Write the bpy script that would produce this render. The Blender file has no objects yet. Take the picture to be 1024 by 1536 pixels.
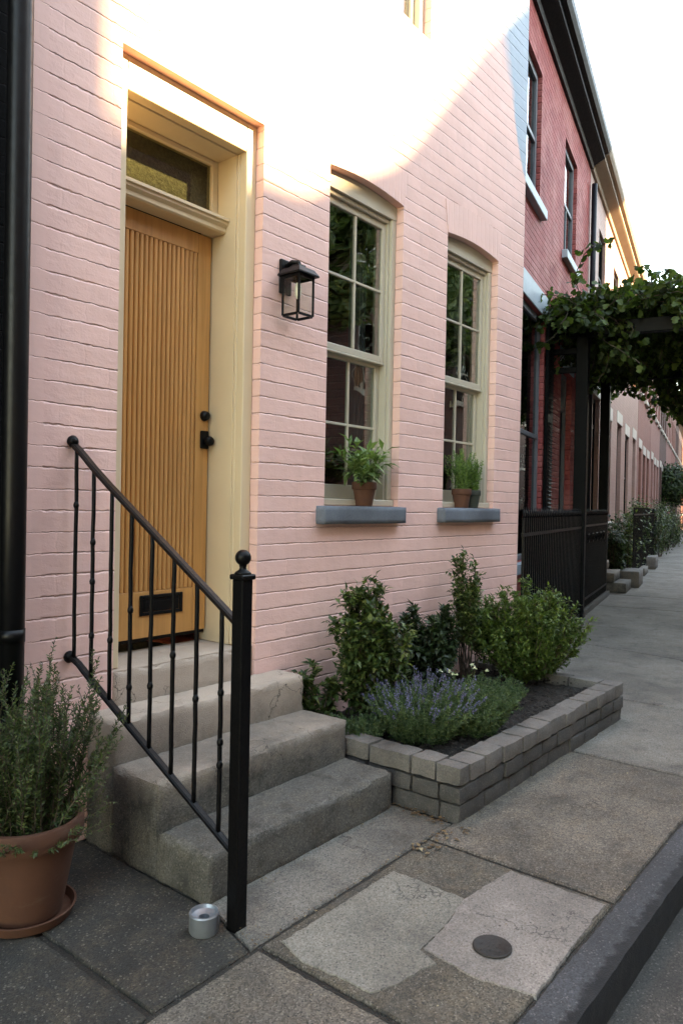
import bpy, bmesh, math, random
from mathutils import Vector, Matrix, noise
from mathutils.geometry import tessellate_polygon
random.seed(7)
R = math.radians
PI = math.pi
sc = bpy.context.scene
C = sc.collection
I4 = Matrix.Identity(4)
# the street turns by a few degrees beyond the corner of the pink house
DELTA = R(12.5)
STREET = Matrix.Translation((5.9, 0, 0)) @ Matrix.Rotation(DELTA, 4, 'Z')
WM = {}                                      # world matrix of every object built so far

# ------------------------------------------------------------------ materials
class NT:
    def __init__(self, name):
        self.m = bpy.data.materials.new(name)
        self.m.use_nodes = True
        self.t = self.m.node_tree
        self.t.nodes.clear()
        self.out = self.t.nodes.new('ShaderNodeOutputMaterial')
        self._tc = None
    def n(self, typ, ins=None, **attrs):
        nd = self.t.nodes.new('ShaderNode' + typ)
        for k, v in attrs.items():
            setattr(nd, k, v)
        for k, v in (ins or {}).items():
            self.set(nd.inputs[k], v)
        return nd
    def set(self, sock, v):
        if isinstance(v, bpy.types.NodeSocket):
            self.t.links.new(v, sock)
        elif isinstance(v, bpy.types.Node):
            self.t.links.new(v.outputs[0], sock)
        else:
            if sock.type == 'RGBA' and len(v) == 3:
                v = (*v, 1)
            sock.default_value = v
    def math(self, op, a, b=None, c=None, clamp=False):
        nd = self.t.nodes.new('ShaderNodeMath'); nd.operation = op; nd.use_clamp = clamp
        for i, v in enumerate((a, b, c)):
            if v is not None:
                self.set(nd.inputs[i], v)
        return nd.outputs[0]
    def obj(self):
        if self._tc is None:
            self._tc = self.t.nodes.new('ShaderNodeTexCoord')
        return self._tc.outputs['Object']
    def xyz(self, v=None):
        s = self.n('SeparateXYZ', {0: v or self.obj()})
        return s.outputs[0], s.outputs[1], s.outputs[2]
    def comb(self, x, y, z):
        return self.n('CombineXYZ', {0: x, 1: y, 2: z}).outputs[0]
    def noise(self, scale, detail=4, rough=.55, vec=None, dist=0.0):
        nd = self.n('TexNoise', {'Vector': vec or self.obj(), 'Scale': scale, 'Detail': detail, 'Roughness': rough, 'Distortion': dist})
        return nd.outputs[0]
    def scaled(self, x, y, z, vec=None):
        return self.n('Mapping', {'Vector': vec or self.obj(), 'Scale': (x, y, z)}).outputs[0]
    def ramp(self, fac, stops):
        nd = self.n('ValToRGB', {0: fac})
        e = nd.color_ramp.elements
        while len(e) < len(stops):
            e.new(0.5)
        for el, (p, c) in zip(e, stops):
            el.position = p
            el.color = (*c, 1) if len(c) == 3 else c
        return nd.outputs[0]
    def mr(self, v, a, b, c=0.0, d=1.0, smooth=False):
        nd = self.n('MapRange', {0: v, 1: a, 2: b, 3: c, 4: d})
        nd.clamp = True
        if smooth:
            nd.interpolation_type = 'SMOOTHSTEP'
        return nd.outputs[0]
    def mix(self, f, a, b, mode='MIX'):
        nd = self.t.nodes.new('ShaderNodeMix'); nd.data_type = 'RGBA'; nd.blend_type = mode
        self.set(nd.inputs[0], f); self.set(nd.inputs[6], a); self.set(nd.inputs[7], b)
        return nd.outputs[2]
    def bump(self, h, dist, strength=1.0, normal=None):
        ins = {'Height': h, 'Distance': dist, 'Strength': strength}
        if normal is not None:
            ins['Normal'] = normal
        return self.n('Bump', ins).outputs[0]
    def principled(self, col, rough=.6, normal=None, **kw):
        ins = {'Base Color': col, 'Roughness': rough}
        if normal is not None:
            ins['Normal'] = normal
        for k, v in kw.items():
            ins[k.replace('_', ' ')] = v
        p = self.n('BsdfPrincipled', ins)
        self.t.links.new(p.outputs[0], self.out.inputs[0])
        return p
MAT = {}

def paint(name, col, rough=.5, bump=.0006, scale=60, var=.08, dirt=0.0, metal=0.0, spec=.5):
    m = NT(name)
    n1 = m.noise(scale, 3); n2 = m.noise(3.0, 4)
    f = m.mr(n2, .3, .7, 1 - var, 1 + var)
    c = m.mix(1.0, col, m.comb(f, f, f), 'MULTIPLY')
    if dirt:
        d = m.mr(m.noise(14, 6, .7), .52, .72, 0, dirt)
        c = m.mix(d, c, (.09, .075, .06))
    m.principled(c, m.mr(n1, .3, .7, rough - .07, rough + .07), m.bump(n1, bump), **{'Metallic': metal, 'Specular_IOR_Level': spec})
    return m.m

def brick(name, base, course=.0875, blen=.23, jw=.0075, depth=.009, var=.06, line=.34, vert=.05, rough=.55, tint_fn=None, chips=None, spec=.5, two=None, patchy=.5):
    m = NT(name)
    x, y, z = m.xyz()
    u = m.math('ADD', x, y)
    wob = m.noise(1.0, 3, .6, m.scaled(7, 7, 26))
    wob2 = m.noise(1.0, 2, .5, m.scaled(38, 38, 60))
    zz = m.math('ADD', z, m.math('MULTIPLY', m.math('SUBTRACT', wob, .5), .009))
    zz = m.math('ADD', zz, m.math('MULTIPLY', m.math('SUBTRACT', wob2, .5), .013))
    row = m.math('DIVIDE', zz, course)
    fr = m.math('FRACT', row)
    d = m.math('MULTIPLY', m.math('MINIMUM', fr, m.math('SUBTRACT', 1.0, fr)), course)
    wn = m.noise(1.0, 3, .6, m.scaled(4, 4, 15))
    w = m.math('MULTIPLY', m.mr(wn, .3, .7, .35, 1.3), jw)
    hj = m.mr(m.math('DIVIDE', d, w), 0, 1, 0, 1, True)
    par = m.math('MULTIPLY', m.math('MODULO', m.math('FLOOR', row), 2.0), .5)
    uu = m.math('ADD', m.math('DIVIDE', m.math('ADD', u, m.math('MULTIPLY', m.math('SUBTRACT', wob, .5), .03)), blen), par)
    fu = m.math('FRACT', uu)
    du = m.math('MULTIPLY', m.math('MINIMUM', fu, m.math('SUBTRACT', 1.0, fu)), blen)
    hv = m.mr(du, 0, jw, 1 - vert, 1, True)
    jn = m.mr(m.noise(2.3, 3), .35, .65, 1 - patchy, 1)
    h = m.math('MULTIPLY', hj, hv)
    h = m.math('MULTIPLY', h, jn)
    fine = m.noise(95, 5, .65)
    mid = m.noise(1.0, 4, .6, m.scaled(16, 16, 34))
    hh = m.math('ADD', h, m.math('MULTIPLY', fine, .10))
    hh = m.math('ADD', hh, m.math('MULTIPLY', mid, .34))
    nor = m.bump(hh, depth, .9)
    # a fresh paint layer: slight brick-to-brick shifts and broad weathering
    bid = m.n('TexWhiteNoise', {'Vector': m.comb(m.math('FLOOR', uu), m.math('FLOOR', row), 0.0)}, noise_dimensions='3D').outputs[0]
    f = m.math('ADD', m.mr(bid, 0, 1, 1 - var * .6, 1 + var * .6), m.mr(m.noise(1.6, 5, .6), .3, .7, -var, var))
    c = m.mix(1.0, base, m.comb(f, f, f), 'MULTIPLY')
    if two is not None:
        c = m.mix(m.mr(m.noise(1.0, 4, .65, m.scaled(1.2, 1.2, 1.8)), .48, .62, 0, .8), c, two)
    st = m.math('MULTIPLY', m.mr(m.noise(1.0, 6, .65, m.scaled(9, 9, .9)), .54, .72, 0, 1), m.mr(m.noise(1.3, 4, .6), .42, .62, 0, .20))
    c = m.mix(st, c, m.mix(1.0, c, (.62, .55, .50), 'MULTIPLY'))
    c = m.mix(m.mr(m.noise(15, 9, .8), .68, .72, 0, .35), c, m.mix(1.0, c, (.70, .60, .55), 'MULTIPLY'))
    if tint_fn:
        c = tint_fn(m, c, x, y, z)
    # hairline where the paint has split in the bed joint
    crack = m.math('MULTIPLY', m.mr(d, .0008, .0032, 1, 0), m.mr(m.noise(1.0, 4, .7, m.scaled(9, 9, 30)), .44, .58, 0, line))
    c = m.mix(crack, c, (.10, .06, .055))
    if chips is not None:
        c = m.mix(m.mr(m.noise(7.0, 8, .72), .63, .67, 0, .7), c, chips)
    m.principled(c, m.mr(fine, .3, .7, rough - .08, rough + .1), nor, **{'Specular_IOR_Level': spec})
    return m.m

def blue_corner(m, c, x, y, z):
    # the wall turns pale blue towards its upper right corner (x is measured from the middle of the house)
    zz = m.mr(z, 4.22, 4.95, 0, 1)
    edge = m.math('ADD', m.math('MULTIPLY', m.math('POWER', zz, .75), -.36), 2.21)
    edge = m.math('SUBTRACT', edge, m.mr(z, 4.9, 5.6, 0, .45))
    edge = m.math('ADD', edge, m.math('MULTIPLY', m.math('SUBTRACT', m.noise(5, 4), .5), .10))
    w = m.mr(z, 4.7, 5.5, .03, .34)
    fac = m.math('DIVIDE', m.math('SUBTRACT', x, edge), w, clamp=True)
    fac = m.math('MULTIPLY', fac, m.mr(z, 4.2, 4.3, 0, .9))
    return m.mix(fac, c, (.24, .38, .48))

def concrete(name, base, agg=.5, stain=.5, scale=1.0, dark=(.06, .055, .05), warm=(.30, .23, .17), grad=None, bump=.003, bloom=.6, crack=.75):
    m = NT(name)
    v = m.n('NewGeometry').outputs['Position']
    big = m.noise(1.5 * scale, 6, .62, v)
    med = m.noise(9 * scale, 6, .7, v)
    fine = m.noise(120, 4, .7, v)
    vor = m.n('TexVoronoi', {'Vector': v, 'Scale': 190.0}, feature='F1')
    ag = vor.outputs['Color']
    sep = m.n('SeparateColor', {0: ag}).outputs[0]
    f = m.mr(big, .3, .7, .55, 1.35)
    c = m.mix(1.0, base, m.comb(f, f, f), 'MULTIPLY')
    c = m.mix(m.mr(med, .45, .75, 0, .5 * agg), c, warm)
    g = m.mr(sep, 0, 1, 1 - .5 * agg, 1 + .55 * agg)
    c = m.mix(1.0, c, m.comb(g, g, g), 'MULTIPLY')
    c = m.mix(m.mr(m.noise(5.5 * scale, 8, .75, v), .50, .68, 0, stain), c, dark)
    c = m.mix(m.math('MULTIPLY', m.mr(sep, .95, .98, 0, .28), agg), c, (.30, .27, .23))
    c = m.mix(m.math('MULTIPLY', m.mr(sep, .0, .07, .8, 0), agg), c, (.03, .028, .026))
    if grad is not None:
        c = grad(m, c)
    # pale lime bloom and hairline cracks, each with a shape of its own
    c = m.mix(m.math('MULTIPLY', m.mr(m.noise(3.1 * scale, 7, .7, v, .6), .60, .74, 0, .38), bloom), c, (min(1, base[0] * 2.1), min(1, base[1] * 2.15), min(1, base[2] * 2.3)))
    wv = m.n('VectorMath', {0: v, 1: m.n('VectorMath', {0: m.n('TexNoise', {'Vector': v, 'Scale': 3.5, 'Detail': 5.0}).outputs['Color'], 1: (.5, .5, .5)}, operation='SCALE').outputs[0]}, operation='ADD').outputs[0]
    ck = m.n('TexVoronoi', {'Vector': wv, 'Scale': 1.25 * scale}, feature='DISTANCE_TO_EDGE').outputs['Distance']
    ckm = m.math('MULTIPLY', m.mr(ck, .0015, .006, 1, 0), m.mr(m.noise(1.1, 3, .5, v), .52, .60, 0, crack))
    c = m.mix(ckm, c, (.012, .011, .009))
    h = m.math('ADD', m.math('MULTIPLY', fine, .5), m.math('MULTIPLY', med, .8))
    h = m.math('ADD', h, m.math('MULTIPLY', vor.outputs['Distance'], -.5))
    m.principled(c, m.mr(med, .3, .7, .78, .95), m.bump(h, bump, .9))
    return m.m

def leafmat(name, stops, rough=.45, trans=.28, spec=.35):
    m = NT(name)
    rnd = m.n('NewGeometry').outputs['Random Per Island']
    c = m.ramp(rnd, stops)
    p = m.principled(c, rough, None, **{'Specular_IOR_Level': spec})
    tl = m.n('BsdfTranslucent', {'Color': m.mix(1.0, c, (1.15, 1.3, .6), 'MULTIPLY')})
    mx = m.n('MixShader', {0: trans, 1: p.outputs[0], 2: tl.outputs[0]})
    m.t.links.new(mx.outputs[0], m.out.inputs[0])
    return m.m

def glass(name, tint=(.9, .95, .93), gain=1.0, rough=.012):
    m = NT(name)
    geo = m.n('NewGeometry')
    cs = m.math('ABSOLUTE', m.n('VectorMath', {0: geo.outputs['Incoming'], 1: geo.outputs['Normal']}, operation='DOT_PRODUCT').outputs['Value'])
    fr = m.math('ADD', m.math('MULTIPLY', m.math('POWER', m.math('SUBTRACT', 1.0, cs), 5.0), .96), .04)
    wav = m.bump(m.noise(2.6, 2), .004, .5)
    gl = m.n('BsdfGlossy', {'Color': (1, 1, 1), 'Roughness': rough, 'Normal': wav})
    tr = m.n('BsdfTransparent', {'Color': tint})
    mx = m.n('MixShader', {0: m.math('MULTIPLY', fr, gain, clamp=True), 1: tr.outputs[0], 2: gl.outputs[0]})
    m.t.links.new(mx.outputs[0], m.out.inputs[0])
    return m.m

def wood(name, base):
    m = NT(name)
    g = m.noise(1.0, 6, .65, m.scaled(34, 34, 1.6), .6)
    g2 = m.noise(1.0, 3, .6, m.scaled(160, 160, 5))
    big = m.noise(2.0, 3)
    c = m.mix(m.mr(g, .35, .68, 0, .55), base, (base[0] * .55, base[1] * .48, base[2] * .42))
    c = m.mix(m.mr(big, .35, .65, 0, .25), c, (base[0] * 1.15, base[1] * 1.02, base[2] * .8))
    m.principled(c, m.mr(g2, .3, .7, .34, .5), m.bump(m.math('ADD', g, g2), .0007))
    return m.m

def iron(name, col=(.010, .010, .012), rough=.38, rust=.0):
    m = NT(name)
    n1 = m.noise(70, 4, .7); n2 = m.noise(9, 5, .7)
    c = m.mix(m.mr(n2, .55, .7, 0, .35 + rust), col, (.012, .009, .008))
    if rust:
        c = m.mix(m.mr(m.noise(22, 6, .75), .5, .66, 0, rust), c, (.05, .024, .014))
    m.principled(c, m.mr(n1, .3, .7, rough - .1, rough + .14), m.bump(n1, .0014), **{'Specular_IOR_Level': .16})
    return m.m

def terracotta(name, base, pale=(.42, .30, .23)):
    m = NT(name)
    n1 = m.noise(6, 5, .65); n2 = m.noise(70, 4)
    _, _, z = m.xyz()
    c = m.mix(m.mr(n1, .35, .7, 0, .5), base, (base[0] * .6, base[1] * .55, base[2] * .55))
    c = m.mix(m.mr(m.noise(1.0, 5, .7, m.scaled(9, 9, 22)), .58, .74, 0, .35), c, pale)
    m.principled(c, .82, m.bump(n2, .0009))
    return m.m

def lapped_glassless(name, col):
    m = NT(name); m.principled(col, .9); return m.m

PINK = (.79, .492, .432)
MAT['pink_brick'] = brick('pink_painted_brick', PINK, tint_fn=blue_corner, depth=.008)
MAT['pink_smooth'] = brick('pink_smooth_render', (.80, .502, .442), jw=.004, depth=.003, line=.05, vert=.0)
MAT['pink_arch'] = NT('pink_soldier_course')
def _arch(m):
    x, y, z = m.xyz()
    fu = m.math('FRACT', m.math('DIVIDE', m.math('ADD', x, m.math('MULTIPLY', m.noise(9, 3), .01)), .068))
    du = m.math('MINIMUM', fu, m.math('SUBTRACT', 1.0, fu))
    h = m.math('ADD', m.mr(du, 0, .11, .6, 1, True), m.math('MULTIPLY', m.noise(26, 5, .65), .5))
    f = m.mr(m.noise(3, 5), .3, .7, .93, 1.05)
    m.principled(m.mix(1.0, PINK, m.comb(f, f, f), 'MULTIPLY'), .55, m.bump(h, .005, .9))
_arch(MAT['pink_arch']); MAT['pink_arch'] = MAT['pink_arch'].m
MAT['cream'] = paint('cream_door_paint', (.66, .525, .345), .42, .0005, 40, .05)
MAT['sage'] = paint('stone_cream_window_paint', (.47, .425, .33), .42, .0005, 40, .05)
MAT['door'] = wood('ochre_door_wood', (.62, .312, .108))
MAT['black_iron'] = iron('black_wrought_iron', (.0022, .0022, .0026), .42)
MAT['handrail_iron'] = iron('worn_brown_black_iron', (.010, .007, .006), .36, .2)
MAT['pipe_black'] = paint('drain_pipe_black', (.0022, .0023, .0028), .38, .0006, 40, .15, spec=.22)
MAT['slab_mid'] = concrete('brown_rubble_concrete', (.075, .064, .049), 1.0, .6, 1.3, (.018, .016, .012), (.15, .108, .065), None, .005)
MAT['lamp_black'] = paint('lamp_black_powder_coat', (.003, .0033, .004), .42, .0004, 120, .1, spec=.2)
MAT['black_gap'] = lapped_glassless('black_gap_shade_and_sill', (.004, .004, .004))
MAT['grey_sill'] = concrete('blue_grey_painted_sill', (.12, .14, .165), .15, .15, 1.0, (.07, .075, .085), (.16, .18, .20), bump=.002)
MAT['glass'] = glass('window_glass', (.80, .84, .82), 2.5)
MAT['glass_far'] = glass('dark_window_glass', (.5, .55, .55), .8)
MAT['transom_glass'] = glass('transom_glass', (.7, .7, .62), 1.0, .012)
MAT['lamp_glass'] = glass('lamp_glass', (.96, .97, .95), .6, .05)
MAT['bulb'] = paint('frosted_white_bulb', (.75, .72, .62), .3)
MAT['curtain'] = paint('grey_brown_curtain', (.10, .088, .085), .9, .002, 30, .2)
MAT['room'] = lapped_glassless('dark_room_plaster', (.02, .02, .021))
MAT['transom_film'] = NT('obscured_transom_backing')
def _tf(m):
    v = m.n('TexVoronoi', {'Vector': m.obj(), 'Scale': 85.0}, feature='F1').outputs['Distance']
    m.principled(m.ramp(m.noise(60, 5, .7), [(.3, (.06, .063, .05)), (.6, (.15, .155, .12)), (.75, (.30, .30, .23))]), .95, m.bump(v, .0025), Specular_IOR_Level=.05)
_tf(MAT['transom_film']); MAT['transom_film'] = MAT['transom_film'].m
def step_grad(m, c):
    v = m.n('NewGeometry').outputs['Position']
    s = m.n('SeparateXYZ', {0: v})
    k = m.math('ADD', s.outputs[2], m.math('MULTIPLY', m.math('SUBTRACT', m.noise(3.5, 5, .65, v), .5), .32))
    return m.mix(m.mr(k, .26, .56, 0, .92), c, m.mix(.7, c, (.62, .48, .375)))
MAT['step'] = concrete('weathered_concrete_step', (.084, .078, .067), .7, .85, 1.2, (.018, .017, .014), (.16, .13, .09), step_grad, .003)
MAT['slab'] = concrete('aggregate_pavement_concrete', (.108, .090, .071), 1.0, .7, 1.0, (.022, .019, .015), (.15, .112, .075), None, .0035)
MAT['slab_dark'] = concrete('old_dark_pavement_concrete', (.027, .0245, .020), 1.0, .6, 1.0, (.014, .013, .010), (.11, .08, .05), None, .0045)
MAT['slab_far'] = concrete('grey_pavement_concrete', (.140, .127, .108), .7, .6, .8, (.03, .027, .022), (.15, .122, .09), None, .003)
MAT['patch_pink'] = concrete('pinkish_patch_concrete', (.205, .178, .156), .5, .3, 1.0, (.07, .06, .055), (.24, .20, .17), None, .002)
MAT['patch_grey'] = concrete('grey_patch_concrete', (.160, .147, .122), .6, .4, 1.0, (.05, .045, .04), (.20, .165, .125), None, .002)
def kerb_dark_side(m, c):
    # the street side of the kerb turns near black, ragged along the top
    v = m.n('NewGeometry').outputs['Position']
    y = m.n('SeparateXYZ', {0: v}).outputs[1]
    k = m.math('ADD', y, m.math('MULTIPLY', m.math('SUBTRACT', m.noise(12, 7, .75, v), .5), .16))
    return m.mix(m.mr(k, -2.018, -1.996, 1, 0), c, (.0075, .0078, .0088))
MAT['kerb'] = concrete('dark_sided_kerb', (.038, .040, .044), .7, .5, 1.0, (.02, .021, .024), (.085, .083, .08), kerb_dark_side, .003)
MAT['asphalt'] = concrete('asphalt', (.036, .033, .028), .9, .3, 1.0, (.02, .02, .02), (.09, .08, .07), None, .006)
MAT['joint_dirt'] = concrete('joint_dirt', (.022, .018, .013), .5, .4, 3.0, (.008, .007, .005), (.05, .035, .02), None, .008)
MAT['soil'] = concrete('planter_soil', (.016, .012, .0085), .9, .4, 3.0, (.005, .004, .003), (.035, .022, .013), None, .02)
MAT['block'] = concrete('grey_split_stone_block', (.052, .049, .046), .4, .5, 2.2, (.05, .048, .045), (.25, .20, .165), None, .005)
MAT['cap'] = concrete('pale_split_stone_cap', (.118, .107, .096), .35, .45, 2.2, (.08, .075, .07), (.33, .25, .20), None, .004)
MAT['terracotta'] = terracotta('terracotta', (.092, .033, .016), (.14, .10, .075))
MAT['green_pot'] = paint('dark_green_glazed_pot', (.035, .045, .035), .5, .0008, 60, .2)
MAT['zinc'] = paint('galvanised_metal', (.30, .33, .36), .46, .0012, 40, .25, .45, .7)
MAT['cast_iron'] = iron('cast_iron_cover', (.035, .032, .030), .55, .2)
MAT['rosemary'] = leafmat('rosemary_leaf', [(0, (.026, .046, .018)), (.5, (.052, .082, .030)), (1, (.10, .14, .05))])
MAT['shrub'] = leafmat('shrub_leaf', [(0, (.024, .046, .014)), (.55, (.052, .088, .025)), (.92, (.12, .165, .05)), (1, (.26, .29, .11))], .38)
MAT['shrub_dark'] = leafmat('dark_shrub_leaf', [(0, (.014, .026, .012)), (.7, (.030, .055, .022)), (1, (.06, .09, .03))])
MAT['shrub_bright'] = leafmat('bright_shrub_leaf', [(0, (.035, .068, .016)), (.5, (.072, .125, .028)), (1, (.14, .20, .05))], .42, .32)
MAT['lavender_leaf'] = leafmat('lavender_leaf', [(0, (.03, .06, .03)), (.6, (.07, .12, .055)), (1, (.13, .19, .08))])
MAT['lavender_flower'] = leafmat('lavender_flower', [(0, (.08, .075, .17)), (.6, (.15, .14, .29)), (1, (.26, .24, .43))])
MAT['white_flower'] = leafmat('white_flower', [(0, (.55, .56, .42)), (1, (.75, .76, .62))])
MAT['sage_leaf'] = leafmat('sage_leaf', [(0, (.08, .14, .045)), (.6, (.15, .24, .085)), (1, (.27, .36, .16))], .5, .3)
MAT['herb'] = leafmat('feathery_herb', [(0, (.06, .12, .03)), (.6, (.11, .21, .05)), (1, (.2, .3, .09))], .5, .35)
MAT['vine'] = leafmat('vine_leaf', [(0, (.016, .030, .009)), (.6, (.042, .075, .020)), (1, (.10, .15, .04))], .5, .42, .25)
MAT['tree'] = leafmat('street_tree_leaf', [(0, (.05, .085, .03)), (.6, (.115, .16, .06)), (1, (.22, .26, .11))], .45, .45)
MAT['stem'] = paint('woody_stem', (.07, .05, .035), .85, .002, 60, .2)
MAT['green_stem'] = paint('green_stem', (.07, .11, .035), .7)
MAT['litter'] = leafmat('fallen_leaf', [(0, (.05, .028, .014)), (.5, (.12, .072, .034)), (.9, (.20, .14, .075)), (1, (.34, .27, .17))], .7, .1)
MAT['red_brick'] = brick('glossy_red_painted_brick', (.34, .085, .08), .075, .22, .015, .020, .16, .7, .40, .58, spec=.05, two=(.46, .165, .15))
MAT['pale_brick'] = brick('pale_pink_painted_brick', (.34, .195, .16), .075, .22, .010, .006, .08, .3, .3, .6)
MAT['salmon_brick'] = brick('salmon_brick', (.25, .095, .072), .075, .22, .011, .008, .14, .4, .5, .7)
MAT['brown_brick'] = brick('brown_red_brick', (.10, .045, .036), .075, .22, .011, .008, .18, .4, .6, .8)
MAT['rose_brick'] = brick('rose_brick', (.30, .135, .11), .075, .22, .011, .008, .1, .4, .4, .7)
MAT['charcoal_brick'] = brick('near_black_brick', (.003, .003, .0033), .0675, .21, .006, .003, .1, .1, .1, .7, spec=.1)
MAT['dark_eave'] = paint('near_black_navy_eave_paint', (.004, .005, .008), .5, .0006, 30, .15, spec=.2)
MAT['tan_eave'] = paint('tan_eave_paint', (.29, .225, .165), .6, .0006, 30, .12)
MAT['pale_trim'] = paint('pale_stone_trim', (.52, .47, .41), .6, .0006, 30, .1)
MAT['blue_trim'] = paint('pale_blue_grey_trim', (.30, .38, .43), .5, .0006, 30, .08)
MAT['grey_trim'] = paint('blue_grey_window_paint', (.11, .125, .14), .5, .0006, 30, .08)
MAT['shutter'] = paint('dark_teal_shutter_paint', (.0028, .0036, .0040), .5, .0006, 30, .1, spec=.09)
MAT['roof'] = paint('dark_slate_roof', (.06, .06, .065), .8, .004, 10, .2)
MAT['bark'] = paint('tree_bark', (.10, .075, .055), .9, .01, 22, .3)

# ------------------------------------------------------------------ mesh helpers
def nb():
    return bmesh.new()

def box(bm, x0, x1, y0, y1, z0, z1, bev=0.0, seg=1):
    r = bmesh.ops.create_cube(bm, size=1)
    vs = r['verts']
    for v in vs:
        v.co = Vector((x0 + (v.co.x + .5) * (x1 - x0), y0 + (v.co.y + .5) * (y1 - y0), z0 + (v.co.z + .5) * (z1 - z0)))
    if bev > 0:
        es = list({e for v in vs for e in v.link_edges})
        bmesh.ops.bevel(bm, geom=es, offset=bev, segments=seg, affect='EDGES', profile=.6)
    return vs

def xbox(bm, M, sx, sy, sz, bev=0.0):
    r = bmesh.ops.create_cube(bm, size=1)
    vs = r['verts']
    for v in vs:
        v.co = M @ Vector((v.co.x * sx, v.co.y * sy, v.co.z * sz))
    if bev > 0:
        es = list({e for v in vs for e in v.link_edges})
        bmesh.ops.bevel(bm, geom=es, offset=bev, segments=1, affect='EDGES')

def bar(bm, p, q, w, h, up=(0, 0, 1), bev=0.0):
    """a straight rectangular bar from p to q"""
    p, q = Vector(p), Vector(q)
    d = (q - p); L = d.length; d.normalize()
    side = d.cross(Vector(up))
    if side.length < 1e-5:
        side = d.cross(Vector((0, 1, 0)))
    side.normalize(); u2 = side.cross(d)
    M = Matrix((( *[side.x, d.x, u2.x], (p.x + q.x) / 2), (*[side.y, d.y, u2.y], (p.y + q.y) / 2), (*[side.z, d.z, u2.z], (p.z + q.z) / 2), (0, 0, 0, 1)))
    xbox(bm, M, w, L, h, bev)

def tube(bm, pts, rad, sides=8, caps=True):
    pts = [Vector(p) for p in pts]
    if not hasattr(rad, '__len__'):
        rad = [rad] * len(pts)
    rings = []
    prev = None
    for i, p in enumerate(pts):
        d = (pts[min(i + 1, len(pts) - 1)] - pts[max(i - 1, 0)])
        if d.length < 1e-9:
            d = Vector((0, 0, 1))
        d.normalize()
        a = prev - d * prev.dot(d) if prev is not None else d.orthogonal()
        if a.length < 1e-6:
            a = d.orthogonal()
        a.normalize(); prev = a; b = d.cross(a)
        rings.append([bm.verts.new(p + (a * math.cos(2 * PI * k / sides) + b * math.sin(2 * PI * k / sides)) * rad[i]) for k in range(sides)])
    for r0, r1 in zip(rings, rings[1:]):
        for k in range(sides):
            f = bm.faces.new((r0[k], r0[(k + 1) % sides], r1[(k + 1) % sides], r1[k])); f.smooth = True
    if caps:
        bm.faces.new(rings[0][::-1]); bm.faces.new(rings[-1])

def lathe(bm, prof, c=(0, 0, 0), seg=32, M=None):
    """prof: list of (radius, height)"""
    rings = []
    for r, h in prof:
        ring = []
        for k in range(seg):
            a = 2 * PI * k / seg
            v = Vector((r * math.cos(a), r * math.sin(a), h))
            v = (M @ v) if M else v + Vector(c)
            ring.append(bm.verts.new(v))
        rings.append(ring)
    for r0, r1 in zip(rings, rings[1:]):
        for k in range(seg):
            f = bm.faces.new((r0[k], r0[(k + 1) % seg], r1[(k + 1) % seg], r1[k])); f.smooth = True
    if prof[0][0] > 1e-6:
        bm.faces.new(rings[0][::-1])
    if prof[-1][0] > 1e-6:
        bm.faces.new(rings[-1])
    bmesh.ops.remove_doubles(bm, verts=[v for r in rings for v in r], dist=1e-6)

def prism_xz(bm, loop, y0, y1):
    """extrude an outline in x,z from y0 (front) to y1"""
    a = [bm.verts.new((x, y0, z)) for x, z in loop]
    b = [bm.verts.new((x, y1, z)) for x, z in loop]
    bm.faces.new(a); bm.faces.new(b[::-1])
    n = len(loop)
    for i in range(n):
        j = (i + 1) % n
        bm.faces.new((a[i], b[i], b[j], a[j]))

def prism_xy(bm, loop, z0, z1):
    a = [bm.verts.new((x, y, z1)) for x, y in loop]
    b = [bm.verts.new((x, y, z0)) for x, y in loop]
    bm.faces.new(a); bm.faces.new(b[::-1])
    n = len(loop)
    for i in range(n):
        j = (i + 1) % n
        bm.faces.new((a[i], b[i], b[j], a[j]))

def prism_yz(bm, loop, x0, x1):
    a = [bm.verts.new((x0, y, z)) for y, z in loop]
    b = [bm.verts.new((x1, y, z)) for y, z in loop]
    bm.faces.new(a); bm.faces.new(b[::-1])
    n = len(loop)
    for i in range(n):
        j = (i + 1) % n
        bm.faces.new((a[i], b[i], b[j], a[j]))

def holed_wall(bm, outer, holes, y0, depth):
    """front face with openings in the plane y = y0, the reveals run back by depth"""
    loops = [outer] + holes
    pts = [[Vector((x, z, 0)) for x, z in l] for l in loops]
    tris = tessellate_polygon(pts)
    flat = [p for l in loops for p in l]
    vs = [bm.verts.new((x, y0, z)) for x, z in flat]
    for t in tris:
        try:
            bm.faces.new([vs[i] for i in t])
        except ValueError:
            pass
    k = 0
    for l in loops:
        n = len(l)
        fr = vs[k:k + n]
        bk = [bm.verts.new((x, y0 + depth, z)) for x, z in l]
        for i in range(n):
            j = (i + 1) % n
            bm.faces.new((fr[i], fr[j], bk[j], bk[i]))
        k += n

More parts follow.
